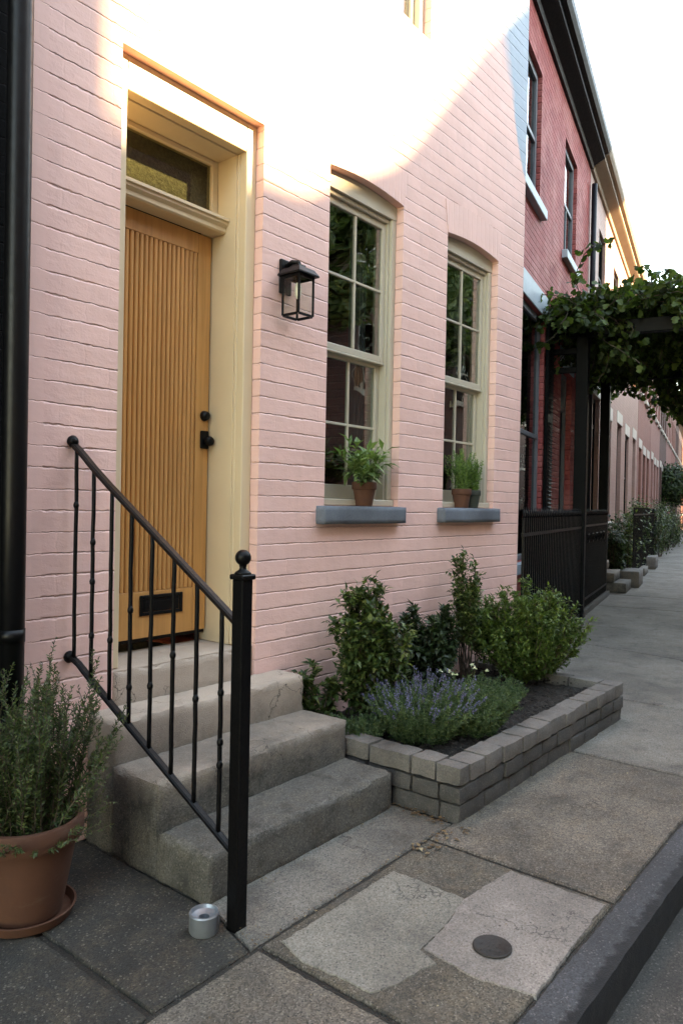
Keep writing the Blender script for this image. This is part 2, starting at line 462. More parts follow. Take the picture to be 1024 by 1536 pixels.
def rough_box(bm, x0, x1, y0, y1, z0, z1, cell=.05, amp=.004, bev=.012, seed=0, keep=()):
    """a cast or split block: bevelled, subdivided and slightly knocked about"""
    nx, ny, nz = (max(1, int(round((b - a) / cell))) for a, b in ((x0, x1), (y0, y1), (z0, z1)))
    N = (nx, ny, nz); lo = (x0, y0, z0); hi = (x1, y1, z1)
    faces0 = len(bm.faces)
    cache = {}
    def V(i, j, k):
        key = (i, j, k)
        if key not in cache:
            p = [lo[a] + (hi[a] - lo[a]) * key[a] / N[a] for a in range(3)]
            ext = [key[a] == 0 or key[a] == N[a] for a in range(3)]
            if sum(ext) >= 2:                          # pull edges and corners in
                q = noise.noise(Vector(p) * 17 + Vector((seed, 0, 0)))
                q2 = noise.noise(Vector(p) * 50 + Vector((0, seed, 0)))
                b = bev * (.55 + .7 * max(0, q) + .8 * max(0, q2))
                for a in range(3):
                    if ext[a]:
                        p[a] += b * (.6 if key[a] == 0 else -.6)
            v = Vector(p)
            n = noise.noise_vector(v * 9 + Vector((seed * 3.1, seed, 0))) * amp + noise.noise_vector(v * 31 + Vector((0, 0, seed))) * amp * .5
            for a in range(3):
                if not ext[a]:
                    n[a] *= .3
            cache[key] = bm.verts.new(v + n)
        return cache[key]
    for i in range(nx):
        for j in range(ny):
            for k, fl in ((0, True), (nz, False)):
                q = [V(i, j, k), V(i + 1, j, k), V(i + 1, j + 1, k), V(i, j + 1, k)]
                f = bm.faces.new(q[::-1] if fl else q); f.smooth = True
    for i in range(nx):
        for k in range(nz):
            for j, fl in ((0, False), (ny, True)):
                q = [V(i, j, k), V(i + 1, j, k), V(i + 1, j, k + 1), V(i, j, k + 1)]
                f = bm.faces.new(q[::-1] if fl else q); f.smooth = True
    for j in range(ny):
        for k in range(nz):
            for i, fl in ((0, True), (nx, False)):
                q = [V(i, j, k), V(i, j + 1, k), V(i, j + 1, k + 1), V(i, j, k + 1)]
                f = bm.faces.new(q[::-1] if fl else q); f.smooth = True

def thing(name, label, cat, loc, F=I4, rz=0, group=None):
    o = bpy.data.objects.new(name, None)
    o.empty_display_size = .1
    C.objects.link(o)
    M = F @ Matrix.Translation(loc) @ Matrix.Rotation(rz, 4, 'Z')
    o.matrix_world = M
    WM[o.name] = M
    tag(o, label, cat, group)
    return o

def tag(o, label=None, cat=None, group=None, kind=None):
    if label: o['label'] = label
    if cat: o['category'] = cat
    if group: o['group'] = group
    if kind: o['kind'] = kind
    return o

def build(name, bm, mat, parent=None, F=I4, loc=(0, 0, 0), smooth=None):
    """link a bmesh given in the frame F as ONE object"""
    bmesh.ops.recalc_face_normals(bm, faces=bm.faces[:]) if smooth != 'leaf' else None
    me = bpy.data.meshes.new(name)
    bm.to_mesh(me); bm.free()
    return link(name, me, mat, parent, F, loc, smooth)

def link(name, me, mat, parent=None, F=I4, loc=(0, 0, 0), smooth=None):
    o = bpy.data.objects.new(name, me)
    C.objects.link(o)
    me.materials.append(MAT[mat] if isinstance(mat, str) else mat)
    if parent is not None:
        M = WM[parent.name]
        me.transform(M.inverted() @ F)
        o.parent = parent
        WM[o.name] = M
    else:
        M = F @ Matrix.Translation(loc)
        me.transform(M.inverted() @ F)
        o.matrix_world = M
        WM[o.name] = M
    if smooth == 'auto':
        me.shade_smooth()
        me.set_sharp_from_angle(angle=R(35))
    return o

def copy_thing(src, M, label=None):
    """copy a thing with its parts and sub-parts"""
    n = src.copy(); C.objects.link(n)
    n.matrix_world = M; WM[n.name] = M
    if label: n['label'] = label
    for ch in src.children:
        c = ch.copy(); C.objects.link(c); c.parent = n; WM[c.name] = M
        for g in ch.children:
            d = g.copy(); C.objects.link(d); d.parent = c; WM[d.name] = M
    return n

class Leaves:
    """many folded leaves in one mesh"""
    def __init__(self):
        self.v = []; self.f = []
    def leaf(self, p, d, up, L, W, fold=.18, droop=.15):
        p = Vector(p); d = Vector(d).normalized()
        s = d.cross(Vector(up))
        if s.length < 1e-4:
            s = d.orthogonal()
        s.normalize(); n = s.cross(d)
        b = len(self.v)
        m = p + d * (L * .45)
        self.v += [p, m + s * (W * .5) + n * (W * fold), p + d * L - n * (L * droop), m - s * (W * .5) + n * (W * fold), m]
        self.f += [(b, b + 1, b + 2, b + 4), (b, b + 4, b + 2, b + 3)]
    def lobed(self, p, d, up, L):
        p = Vector(p); d = Vector(d).normalized()
        s = d.cross(Vector(up))
        if s.length < 1e-4:
            s = d.orthogonal()
        s.normalize(); n = s.cross(d)
        b = len(self.v)
        out = [(0, 0), (.32, .05), (.5, .38), (.30, .50), (.34, .82), (.0, 1.0), (-.34, .82), (-.30, .50), (-.5, .38), (-.32, .05)]
        self.v.append(p + d * L * .45 - n * L * .06)
        for x, y in out:
            self.v.append(p + s * (x * L) + d * (y * L) + n * (abs(x) * L * .12 - y * y * L * .18))
        k = len(out)
        for i in range(k):
            self.f.append((b, b + 1 + i, b + 1 + (i + 1) % k))
    def needle(self, p, d, L, W):
        p = Vector(p); d = Vector(d).normalized()
        s = d.cross(Vector((random.uniform(-1, 1), random.uniform(-1, 1), random.uniform(-1, 1))))
        if s.length < 1e-4:
            s = d.orthogonal()
        s.normalize()
        b = len(self.v)
        self.v += [p - s * W * .35, p + s * W * .35, p + d * L * .6 + s * W * .5, p + d * L, p + d * L * .6 - s * W * .5]
        self.f += [(b, b + 1, b + 2, b + 3, b + 4)]
    def build(self, name, mat, parent=None, F=I4, loc=(0, 0, 0)):
        me = bpy.data.meshes.new(name)
        me.from_pydata([tuple(v) for v in self.v], [], self.f)
        return link(name, me, mat, parent, F, loc)

def rdir(zmin=-1.0):
    while True:
        v = Vector((random.gauss(0, 1), random.gauss(0, 1), random.gauss(0, 1)))
        if v.length > .1:
            v.normalize()
            if v.z >= zmin:
                return v

# ================================================================== THE PINK HOUSE
def arch_loop(x0, x1, z0, zs, rise, n=10):
    pts = [(x0, z0), (x1, z0)]
    for i in range(n + 1):
        t = i / n
        pts.append((x1 + (x0 - x1) * t, zs + rise * math.sin(PI * t)))
    return pts

house = thing('pink_house', 'pink painted brick row house with an ochre ribbed door and two tall sash windows', 'house', (3.7, 0, 0))
W1 = (3.318, 4.080); W2 = (4.648, 5.436); ZS, ZSP, RISE = 1.44, 3.434, .029
UP = (3.52, 4.368, 4.667, 6.45)
DO = (1.905, 2.775)
bm = nb()
outer = [(1.495, 0), (5.9, 0), (5.9, 7.3), (1.495, 7.3)]
holes = [[(DO[0], .3), (DO[1], .3), (DO[1], 3.44), (DO[0], 3.44)],
         arch_loop(*W1, ZS, ZSP, RISE), arch_loop(*W2, ZS, ZSP, RISE),
         [(UP[0], UP[2]), (UP[1], UP[2]), (UP[1], UP[3]), (UP[0], UP[3])]]
holed_wall(bm, outer, holes, 0, .24)
for a, b in (((5.9, 0), (5.9, 7)), ((5.9, 7), (1.495, 7)), ((1.495, 7), (1.495, 0))):
    q = [bm.verts.new((a[0], a[1], 0)), bm.verts.new((b[0], b[1], 0)), bm.verts.new((b[0], b[1], 7.3)), bm.verts.new((a[0], a[1], 7.3))]
    bm.faces.new(q)
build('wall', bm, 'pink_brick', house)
bm = nb(); box(bm, 1.3, 5.88, -.3, 7.0, 7.302, 7.5, .02); build('roof', bm, 'roof', house)
bm = nb(); box(bm, 1.497, 1.562, -.004, .02, .0, 7.29); build('pier', bm, 'pink_smooth', house)
for x0, x1 in (W1, W2):
    bm = nb()
    lo, hi = [], []
    for i in range(11):
        t = i / 10
        x = x0 + (x1 - x0) * t
        z = ZSP + RISE * math.sin(PI * t)
        k = (t - .5) * .09
        lo.append((x, z + .001)); hi.append((x + k, z + .225))
    prism_xz(bm, lo + hi[::-1], -.0035, .02)
    build('window_arch', bm, 'pink_arch', house)
# inside of the rooms
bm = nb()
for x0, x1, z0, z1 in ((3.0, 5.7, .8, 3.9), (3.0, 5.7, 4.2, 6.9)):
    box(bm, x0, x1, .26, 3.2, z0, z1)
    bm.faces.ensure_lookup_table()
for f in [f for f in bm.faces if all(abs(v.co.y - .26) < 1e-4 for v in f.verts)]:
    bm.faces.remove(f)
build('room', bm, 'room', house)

def frame_bars(bm, x0, x1, y0, y1, z0, z1, st, tr, br, bev=.003):
    box(bm, x0, x0 + st, y0, y1, z0, z1, bev); box(bm, x1 - st, x1, y0, y1, z0, z1, bev)
    box(bm, x0 + st, x1 - st, y0 + .001, y1 - .001, z1 - tr, z1, bev); box(bm, x0 + st, x1 - st, y0 + .001, y1 - .001, z0, z0 + br, bev)

def sash_window(x0, x1):
    bm = nb()
    hz = 3.345
    e = .0015
    # outer lining, with a stepped face
    for a, b in ((x0 + e, x0 + .048), (x1 - .048, x1 - e)):
        box(bm, a, b, .056, .20, ZS + .045, hz, .004)
    for a, b in ((x0 + .049, x0 + .064), (x1 - .064, x1 - .049)):
        box(bm, a, b, .078, .19, ZS + .045, hz - .012, .002)
    lo = [(x0 + e, hz + .001), (x1 - e, hz + .001)]
    top = [(x1 - e + (x0 - x1 + 2 * e) * i / 10, ZSP - .002 + RISE * math.sin(PI * i / 10)) for i in range(11)]
    prism_xz(bm, lo + top, .054, .20)
    box(bm, x0 + .05, x1 - .05, .076, .19, hz - .028, hz - .001, .003)
    fr = build('window', bm, 'sage', house)
    bm = nb(); box(bm, x0 + .003, x1 - .003, .030, .20, ZS + .002, ZS + .044, .006); build('wooden_sill', bm, 'sage', fr)
    a, b = x0 + .065, x1 - .065
    ww = b - a
    mid = (a + b) / 2
    bm = nb()
    frame_bars(bm, a, b, .096, .128, 2.395, hz - .029, .036, .042, .04)
    box(bm, mid - .008, mid + .008, .100, .122, 2.436, hz - .072, .002)
    box(bm, a + .036, mid - .009, .101, .121, 2.852, 2.868, .002); box(bm, mid + .009, b - .036, .101, .121, 2.852, 2.868, .002)
    build('upper_sash', bm, 'sage', fr)
    bm = nb()
    box(bm, a + .002, b - .002, .090, .132, 2.378, 2.394, .004)
    build('meeting_rail', bm, 'sage', fr)
    bm = nb()
    frame_bars(bm, a, b, .131, .163, ZS + .046, 2.392, .040, .035, .088)
    box(bm, mid - .008, mid + .008, .135, .157, ZS + .135, 2.356, .002)
    box(bm, a + .040, mid - .009, .136, .156, 1.947, 1.963, .002); box(bm, mid + .009, b - .040, .136, .156, 1.947, 1.963, .002)
    build('lower_sash', bm, 'sage', fr)
    bm = nb()
    box(bm, a + .01, b - .01, .110, .1125, 2.40, hz - .04); box(bm, a + .01, b - .01, .145, .1475, ZS + .06, 2.38)
    build('glass_panes', bm, 'glass', fr)
    bm = nb()
    # a curtain hangs on the far side of the window
    N = 26
    for i in range(N):
        xa = b - .02 - .17 * i / N; xb = b - .02 - .17 * (i + 1) / N
        ya = .235 + .018 * math.sin(i * 1.3); yb = .235 + .018 * math.sin((i + 1) * 1.3)
        bm.faces.new([bm.verts.new(p) for p in ((xa, ya, ZS), (xb, yb, ZS), (xb, yb, 3.4), (xa, ya, 3.4))])
    bmesh.ops.remove_doubles(bm, verts=bm.verts[:], dist=1e-5)
    build('curtain', bm, 'curtain', fr)
    bm = nb()
    rough_box(bm, x0 - .072, x1 + .012, -.062, .03, ZS - .108, ZS, .03, .0015, .006, x0)
    build('window_sill', bm, 'grey_sill', house)
sash_window(*W1)
sash_window(*W2)
# upstairs window, only its lower corner is in the picture
bm = nb()
frame_bars(bm, UP[0] + .002, UP[1] - .002, .056, .19, UP[2] + .002, UP[3] - .002, .06, .06, .05)
up = build('window', bm, 'sage', house)
bm = nb(); frame_bars(bm, UP[0] + .065, UP[1] - .065, .10, .14, UP[2] + .055, UP[3] - .07, .04, .04, .08)
box(bm, UP[0] + .106, UP[1] - .106, .101, .139, 5.5, 5.55, .003); box(bm, 3.937, 3.953, .104, .13, UP[2] + .136, 5.499, .002); build('sash', bm, 'sage', up)
bm = nb(); box(bm, UP[0] + .08, UP[1] - .08, .118, .121, UP[2] + .07, UP[3] - .09); build('glass_panes', bm, 'glass', up)

# door surround
bm = nb()
box(bm, 1.9065, 1.972, .055, .121, .692, 3.4385, .004); box(bm, 2.705, 2.7735, .055, .121, .692, 3.4385, .004)
box(bm, 1.973, 2.704, .056, .121, 3.288, 3.4385, .004)
box(bm, 1.915, 1.985, .123, .40, .692, 3.40, .002); box(bm, 2.695, 2.765, .123, .40, .692, 3.40, .002)
box(bm, 1.986, 2.694, .123, .40, 3.281, 3.40, .002)
box(bm, 1.962, 1.978, .105, .1225, .692, 3.285, .003); box(bm, 2.699, 2.709, .105, .1225, .692, 3.285, .003)
df = build('door_frame', bm, 'cream', house)
bm = nb()
frame_bars(bm, 1.987, 2.693, .262, .31, 2.955, 3.279, .040, .026, .028)
build('transom_frame', bm, 'cream', df)
bm = nb(); box(bm, 2.02, 2.66, .284, .287, 2.97, 3.26); build('transom_pane', bm, 'transom_glass', df)
bm = nb(); box(bm, 2.0, 2.68, .34, .345, 2.97, 3.275); build('transom_blind', bm, 'transom_film', df)
bm = nb()
prism_yz(bm, [(.30, 2.884), (.205, 2.884), (.196, 2.892), (.196, 2.912), (.178, 2.926), (.178, 2.938), (.166, 2.942), (.166, 2.957), (.20, 2.962), (.262, 2.97), (.30, 2.97)], 1.9865, 2.6935)
build('transom_bar', bm, 'cream', df)

# the door
bm = nb()
box(bm, 1.990, 2.685, .316, .345, .757, 2.880)
box(bm, 1.990, 2.083, .300, .315, .757, 2.880, .002); box(bm, 2.597, 2.685, .300, .315, .757, 2.880, .002)
box(bm, 2.084, 2.596, .300, .315, 2.775, 2.880, .002); box(bm, 2.084, 2.596, .300, .315, .757, .990, .002)
NR = 18
for i in range(NR):
    c = 2.0845 + (i + .5) * (.5115 / NR)
    w = .0112
    loop = [(c - w, .3155), (c - w, .307), (c - w * .72, .3025), (c - w * .3, .3005), (c + w * .3, .3005), (c + w * .72, .3025), (c + w, .307), (c + w, .3155)]
    prism_xy(bm, loop, .993, 2.7735)
door = build('door', bm, 'door', house)
bm = nb(); box(bm, 2.6855, 2.6945, .322, .344, .757, 2.880); box(bm, 1.986, 2.694, .32, .36, .736, .756); build('door_gap_shade_and_sill', bm, 'black_gap', door)  # shade of the door gap put in as a black strip; dark sill below
bm = nb()
lathe(bm, [(.0, .030), (.014, .030), (.021, .026), (.027, .010), (.029, .0)], seg=24, M=Matrix.Translation((2.655, .300, 1.913)) @ Matrix.Rotation(R(90), 4, 'X'))
build('deadbolt', bm, 'lamp_black', door)
bm = nb()
box(bm, 2.628, 2.682, .290, .2995, 1.735, 1.832, .008, 3)
lathe(bm, [(.0, .060), (.016, .060), (.024, .052), (.027, .040), (.022, .026), (.013, .018), (.013, .008)], seg=24, M=Matrix.Translation((2.660, .300, 1.776)) @ Matrix.Rotation(R(90), 4, 'X'))
build('door_knob', bm, 'lamp_black', door)
bm = nb()
frame_bars(bm, 2.255, 2.525, .290, .2995, .868, .972, .020, .018, .018, .003)
box(bm, 2.276, 2.504, .295, .299, .887, .953, .002)
box(bm, 2.285, 2.495, .2915, .2945, .892, .938, .001)
build('mail_slot', bm, 'lamp_black', door)

# ------------------------------------------------------------------ front steps
steps = thing('front_steps', 'flight of four worn concrete steps below the ochre door', 'steps', (2.35, -.4, 0))
for (x0, x1, y0, y1, z0, z1) in ((1.772, 2.93, -.795, -.492, -.02, .177), (1.774, 2.945, -.497, -.19, -.02, .362), (1.778, 2.945, -.208, -.002, -.02, .545), (1.915, 2.773, .012, .30, .30, .690)):
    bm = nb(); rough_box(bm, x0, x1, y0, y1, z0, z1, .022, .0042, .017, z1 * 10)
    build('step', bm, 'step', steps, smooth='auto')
bm = nb(); box(bm, 1.907, 2.773, .02, .36, .545, .689); build('threshold', bm, 'step', steps)

# ------------------------------------------------------------------ hand rail
rail = thing('hand_rail', 'black wrought iron stair railing with a ball topped post', 'railing', (1.75, -.967, 0))
def rx(y): return 1.692 + .058 * (-y / .967)
bm = nb()
box(bm, 1.727, 1.777, -.992, -.942, -.01, 1.188, .003)
box(bm, 1.719, 1.785, -1.0, -.934, 1.188, 1.206, .004)
post = build('post', bm, 'black_iron', rail)
bm = nb()
lathe(bm, [(.030, 1.2065), (.026, 1.213), (.014, 1.221), (.0115, 1.228), (.013, 1.234)] + [(.0275 * math.cos(a), 1.262 + .0275 * math.sin(a)) for a in [R(-62 + 12 * i) for i in range(13)]] + [(0, 1.2895)], (1.752, -.967, 0), 28)
build('finial', bm, 'black_iron', post)
top = [(0.0, 1.688), (-.028, 1.668), (-.07, 1.640), (-.15, 1.578), (-.25, 1.508), (-.975, 1.022)]
bot = [(0.0, .795), (-.03, .792), (-.07, .775), (-.15, .724), (-.975, .238)]
def zat(line, y):
    for (a, za), (b, zb) in zip(line, line[1:]):
        if b <= y <= a:
            return za + (zb - za) * (y - a) / (b - a)
    return line[-1][1]
def rail_strip(line, w, h):
    bm = nb()
    rings = []
    for y, z in line:
        x = rx(y)
        c = [(-w, -h), (w, -h), (w, h * .4), (w * .6, h), (-w * .6, h), (-w, h * .4)]
        rings.append([bm.verts.new((x + a, y, z + b)) for a, b in c])
    for r0, r1 in zip(rings, rings[1:]):
        for k in range(6):
            bm.faces.new((r0[k], r0[(k + 1) % 6], r1[(k + 1) % 6], r1[k]))
    bm.faces.new(rings[0]); bm.faces.new(rings[-1][::-1])
    return bm
build('top_rail', rail_strip(top, .017, .010), 'handrail_iron', rail)
build('bottom_rail', rail_strip(bot, .015, .008), 'black_iron', rail)
for z in (1.688, .795):
    bm = nb(); lathe(bm, [(.0, .004), (.024, .004), (.026, .012), (.014, .03), (.0, .032)], seg=20, M=Matrix.Translation((1.690, 0, z)) @ Matrix.Rotation(R(90), 4, 'X'))
    build('wall_bracket', bm, 'black_iron', rail)
for i, y in enumerate((-.035, -.150, -.268, -.388, -.508, -.630, -.752, -.876)):
    bm = nb()
    zb, zt = zat(bot, y), zat(top, y)
    pts = []
    N = 14
    for k in range(N + 1):
        t = k / N
        pts.append((rx(y) + random.uniform(-.0012, .0012), y + random.uniform(-.0012, .0012), zb + (zt - zb) * t))
    tube(bm, pts, [.0082] * (N + 1), 4)
    for t in {0: (.72,), 1: (.66, .45, .2), 2: (.3,), 3: (.2, .55), 4: (.32,), 5: (.52,), 6: (.45,), 7: (.62, .40, .3)}[i]:
        z = zb + (zt - zb) * (t + random.uniform(-.03, .03))
        lathe(bm, [(.006, z - .016), (.0105, z - .009), (.0118, z), (.0100, z + .007), (.006, z + .016)], (rx(y), y, 0), 8)
    build('baluster', bm, 'black_iron', rail)

# ------------------------------------------------------------------ wall lantern
lan = thing('wall_lantern', 'black square glass lantern fixed to the pink wall between door and window', 'lamp', (2.94, 0, 2.6))
lx0, lx1, ly0, ly1 = 2.885, 3.010, -.165, -.040
bm = nb(); box(bm, 2.900, 2.985, -.020, -.002, 2.585, 2.770, .006, 2)
tube(bm, [(2.943, -.018, 2.735), (2.944, -.06, 2.752), (2.947, -.10, 2.742)], .013, 10)
build('back_plate', bm, 'lamp_black', lan)
bm = nb()
cx, cy = (lx0 + lx1) / 2, (ly0 + ly1) / 2
def ring4(h, z): return [(cx - h, cy - h, z), (cx + h, cy - h, z), (cx + h, cy + h, z), (cx - h, cy + h, z)]
rs = [[bm.verts.new(p) for p in ring4(h, z)] for h, z in ((.080, 2.666), (.080, 2.674), (.060, 2.704), (.030, 2.714), (.026, 2.728), (.0, 2.734))]
for a, b in zip(rs, rs[1:]):
    for k in range(4):
        bm.faces.new((a[k], a[(k + 1) % 4], b[(k + 1) % 4], b[k]))
bm.faces.new(rs[0][::-1])
bmesh.ops.remove_doubles(bm, verts=bm.verts[:], dist=1e-6)
lathe(bm, [(.008, 2.728), (.014, 2.738), (.010, 2.748), (.0, 2.751)], (cx, cy, 0), 12)
build('lamp_roof', bm, 'lamp_black', lan)
bm = nb()
t = .0105
for x in (lx0, lx1 - t):
    for y in (ly0, ly1 - t):
        box(bm, x, x + t, y, y + t, 2.455, 2.665, .0015)
for z0, z1 in ((2.449, 2.462), (2.652, 2.6655)):
    box(bm, lx0 + t, lx1 - t, ly0 + .0005, ly0 + t - .0005, z0, z1, .001); box(bm, lx0 + t, lx1 - t, ly1 - t + .0005, ly1 - .0005, z0, z1, .001)
    box(bm, lx0 + .0005, lx0 + t - .0005, ly0 + t, ly1 - t, z0, z1, .001); box(bm, lx1 - t + .0005, lx1 - .0005, ly0 + t, ly1 - t, z0, z1, .001)
build('lamp_frame', bm, 'lamp_black', lan)
bm = nb()
for a in (lx0 + .005, lx1 - .006):
    box(bm, a, a + .0015, ly0 + t, ly1 - t, 2.462, 2.652)
for a in (ly0 + .005, ly1 - .006):
    box(bm, lx0 + t, lx1 - t, a, a + .0015, 2.462, 2.652)
build('lamp_glass', bm, 'lamp_glass', lan)
bm = nb()
lathe(bm, [(.013, 2.664), (.013, 2.640), (.012, 2.634)], (cx, cy, 0), 16)
build('lamp_socket', bm, 'lamp_black', lan)
bm = nb()
lathe(bm, [(.011, 2.633), (.016, 2.615), (.018, 2.59), (.016, 2.565), (.010, 2.55), (.0, 2.546)], (cx, cy, 0), 20)
build('bulb', bm, 'bulb', lan)

# ------------------------------------------------------------------ drain pipe and the dark neighbour at the left edge
pipe = thing('drain_pipe', 'glossy black drain pipe running up the left edge of the pink wall', 'drain pipe', (1.415, -.06, 0))
bm = nb(); tube(bm, [(1.415, -.062, z) for z in (0, 1.4, 2.9, 4.4, 7.0)], .046, 20); build('pipe', bm, 'pipe_black', pipe)
for z in (.9, 4.35):
    bm = nb(); tube(bm, [(1.415, -.062, z), (1.415, -.062, z + .05)], .0485, 20); box(bm, 1.40, 1.43, -.02, .0, z + .01, z + .04); build('pipe_bracket', bm, 'pipe_black', pipe)
dark = thing('charcoal_house', 'near black brick house, a dark strip at the left edge behind the drain pipe', 'house', (-1.5, .03, 0))
bm = nb(); box(bm, -4.5, 1.488, .03, 7, 0, 7.6); build('wall', bm, 'charcoal_brick', dark)  # near black wall fills the dark strip left of the pipe
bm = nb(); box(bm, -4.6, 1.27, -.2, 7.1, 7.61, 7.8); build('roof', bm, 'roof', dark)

# ------------------------------------------------------------------ the ground
def slab_poly(bm, loop, z1=0.0, z0=-.10, gap=.0035, rough=.005, seed=0):
    """a paving slab: the outline is shrunk by the joint, its edge is worn"""
    n = len(loop)
    cx = sum(p[0] for p in loop) / n; cy = sum(p[1] for p in loop) / n
    pts = []
    for i in range(n):
        a = Vector(loop[i]); b = Vector(loop[(i + 1) % n])
        L = (b - a).length
        k = max(2, int(L / .012))
        for j in range(k):
            p = a.lerp(b, j / k)
            d = (Vector((cx, cy)) - p).normalized()
            e = abs(noise.noise(Vector((p.x * 14, p.y * 14, seed)))) * rough * 1.4 + abs(noise.noise(Vector((p.x * 60, p.y * 60, seed + 4)))) * rough * .8 + abs(noise.noise(Vector((p.x * 170, p.y * 170, seed)))) * rough * .7
            pts.append(p + d * (gap * 1.2 + e))
    top = [bm.verts.new((p.x + (cx - p.x) * .012, p.y + (cy - p.y) * .012, z1)) for p in pts]
    mid = [bm.verts.new((p.x, p.y, z1 - .007)) for p in pts]
    low = [bm.verts.new((p.x, p.y, z0)) for p in pts]
    bm.faces.new(top)
    m = len(pts)
    for r0, r1 in ((top, mid), (mid, low)):
        for i in range(m):
            j = (i + 1) % m
            bm.faces.new((r0[i], r1[i], r1[j], r0[j]))

def struct(name, bm, mat, F=I4):
    o = build(name, bm, mat, None, F)
    o['kind'] = 'structure'
    return o
def rect(x0, x1, y0, y1): return [(x0, y0), (x1, y0), (x1, y1), (x0, y1)]
def SP(s, n):
    p = STREET @ Vector((s, n, 0)); return (p.x, p.y)
def slabs(name, mat, loops, **k):
    bm = nb()
    for i, l in enumerate(loops):
        slab_poly(bm, l, seed=i * 3.7, **k)
    return struct(name, bm, mat)
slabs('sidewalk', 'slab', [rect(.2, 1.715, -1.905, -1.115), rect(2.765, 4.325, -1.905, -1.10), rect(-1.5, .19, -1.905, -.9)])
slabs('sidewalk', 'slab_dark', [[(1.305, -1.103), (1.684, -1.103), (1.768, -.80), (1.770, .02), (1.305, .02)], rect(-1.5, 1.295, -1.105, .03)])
slabs('sidewalk', 'slab_mid', [rect(1.725, 2.755, -1.905, -1.105)])
slabs('sidewalk', 'slab_far', [[(1.690, -1.099), (2.965, -1.099), (2.965, 0), (1.776, 0), (1.774, -.80)], rect(4.335, 5.76, -1.905, .0), [(5.772, -1.905), (6.45, -1.905), SP(1.55, -1.25), SP(1.93, -.3), SP(1.95, .45), (5.772, .05)],
       [(6.46, -1.905), SP(3.2, -2.0), SP(3.62, -.3), SP(3.64, .45), SP(1.96, .45), SP(1.94, -.3), SP(1.56, -1.25)]])
far = []
sj = [3.65, 5.35, 7.0, 8.9, 10.4, 12.4, 14.1, 16, 17.9, 19.5, 21.5, 24, 26, 28.5, 31, 34, 37, 40, 44, 48, 52, 57, 62]
for a, b in zip(sj, sj[1:]):
    far.append([SP(a - .4 if a < 5 else a, -2.0), SP(b, -2.0), SP(b, .45), SP(a + .02, .45)])
slabs('sidewalk', 'slab_far', far, rough=.008)
slabs('pavement_patch', 'patch_pink', [[(2.735, -1.506), (2.728, -1.888), (2.40, -1.90), (2.075, -1.91), (2.030, -1.737), (2.05, -1.52), (2.23, -1.505), (2.414, -1.465)]], z1=.0045, gap=.0, rough=.008)
slabs('pavement_patch', 'patch_grey', [[(2.426, -1.150), (2.43, -1.472), (2.23, -1.512), (2.048, -1.527), (2.018, -1.60), (1.848, -1.564), (1.767, -1.525), (1.745, -1.261), (1.784, -1.140)]], z1=.004, gap=.0, rough=.008)
bm = nb()
prism_xy(bm, [(-1.5, -1.91), (6.5, -1.91), SP(63, -2.0), SP(63, .42), SP(.1, .42), (5.88, .02), (-1.5, .02)], -.3, -.011)
struct('ground', bm, 'joint_dirt')
# kerb stones and road
bm = nb()
rough_box(bm, -1.5, 6.35, -2.045, -1.912, -.3, .006, .03, .0025, .009, 3)
o = struct('kerb', bm, 'kerb'); o.data.shade_smooth(); o.data.set_sharp_from_angle(angle=R(40))
bm = nb()
for i in range(30):
    rough_box(bm, .75 + i * 2, 2.74 + i * 2, -2.14, -2.0, -.3, .004, .2, .004, .015, i)
struct('kerb', bm, 'kerb', STREET)
bm = nb()
box(bm, -120, 160, -120, 160, -.4, -.125)
struct('road', bm, 'asphalt')

# ------------------------------------------------------------------ small things on the pavement
bm = nb()
lathe(bm, [(.0, .002), (.060, .002), (.064, .004), (.064, .007), (.060, .0095), (.056, .0075), (.0, .0080)], (2.208, -1.694, .0035), 40)
for k in range(10):
    a = k * 2.4; r = .008 + .0044 * k
    box(bm, 2.208 + r * math.cos(a) - .005, 2.208 + r * math.cos(a) + .005, -1.694 + r * math.sin(a) - .003, -1.694 + r * math.sin(a) + .003, .011, .0125, .0008)
tag(build('utility_cover', bm, 'cast_iron', None, loc=(2.208, -1.694, .004)), 'small round cast iron cover set in the pale concrete patch', 'utility cover')
bm = nb()
lathe(bm, [(.0, .0), (.046, .0), (.050, .006), (.050, .058), (.0515, .064), (.049, .068), (.045, .068), (.040, .058), (.022, .050), (.018, .050), (.016, .020), (.0, .020)], (1.662, -.905, 0), 36)
tag(build('metal_cup', bm, 'zinc', None, loc=(1.662, -.905, 0), smooth='auto'), 'small round galvanised metal cup with a hole, beside the railing post', 'metal cup')

# ------------------------------------------------------------------ pots
def pot_profile(rb, rt, h, rim):
    w = rt * .09
    return [(0, 0), (rb * .9, 0), (rb, h * .015), (rb + (rt * .9 - rb) * .93, h - rim - .004), (rt * .93, h - rim - .002), (rt * .97, h - rim), (rt, h - rim * .85), (rt * 1.01, h - .006), (rt * .99, h), (rt - w, h), (rt - w * 1.3, h - .006), (rt - w * 1.6, h - rim), (rb * .9, h * .3)]
def make_pot(name, label, loc, rb, rt, h, rim, mat, saucer=None):
    t = thing(name, label, 'flower pot', loc)
    bm = nb(); lathe(bm, pot_profile(rb, rt, h, rim), loc, 48); build('pot_body', bm, mat, t, smooth='auto')
    bm = nb()
    N = 10
    r = rt * .84
    lathe(bm, [(0, h - rim * .75)] + [(r * k / N, h - rim * .75 + random.uniform(-.012, .012) * rt / .19) for k in range(1, N + 1)], loc, 28)
    build('soil', bm, 'soil', t)
    return t
PC = (1.325, -.365)
make_pot('terracotta_pot', 'large terracotta pot on a saucer at the foot of the drain pipe', (*PC, .016), .118, .186, .335, .075, 'terracotta')
bm = nb(); lathe(bm, [(0, .0), (.135, .0), (.150, .006), (.163, .034), (.165, .040), (.158, .041), (.146, .016), (.13, .0135), (.0, .0135)], (*PC, 0), 48)
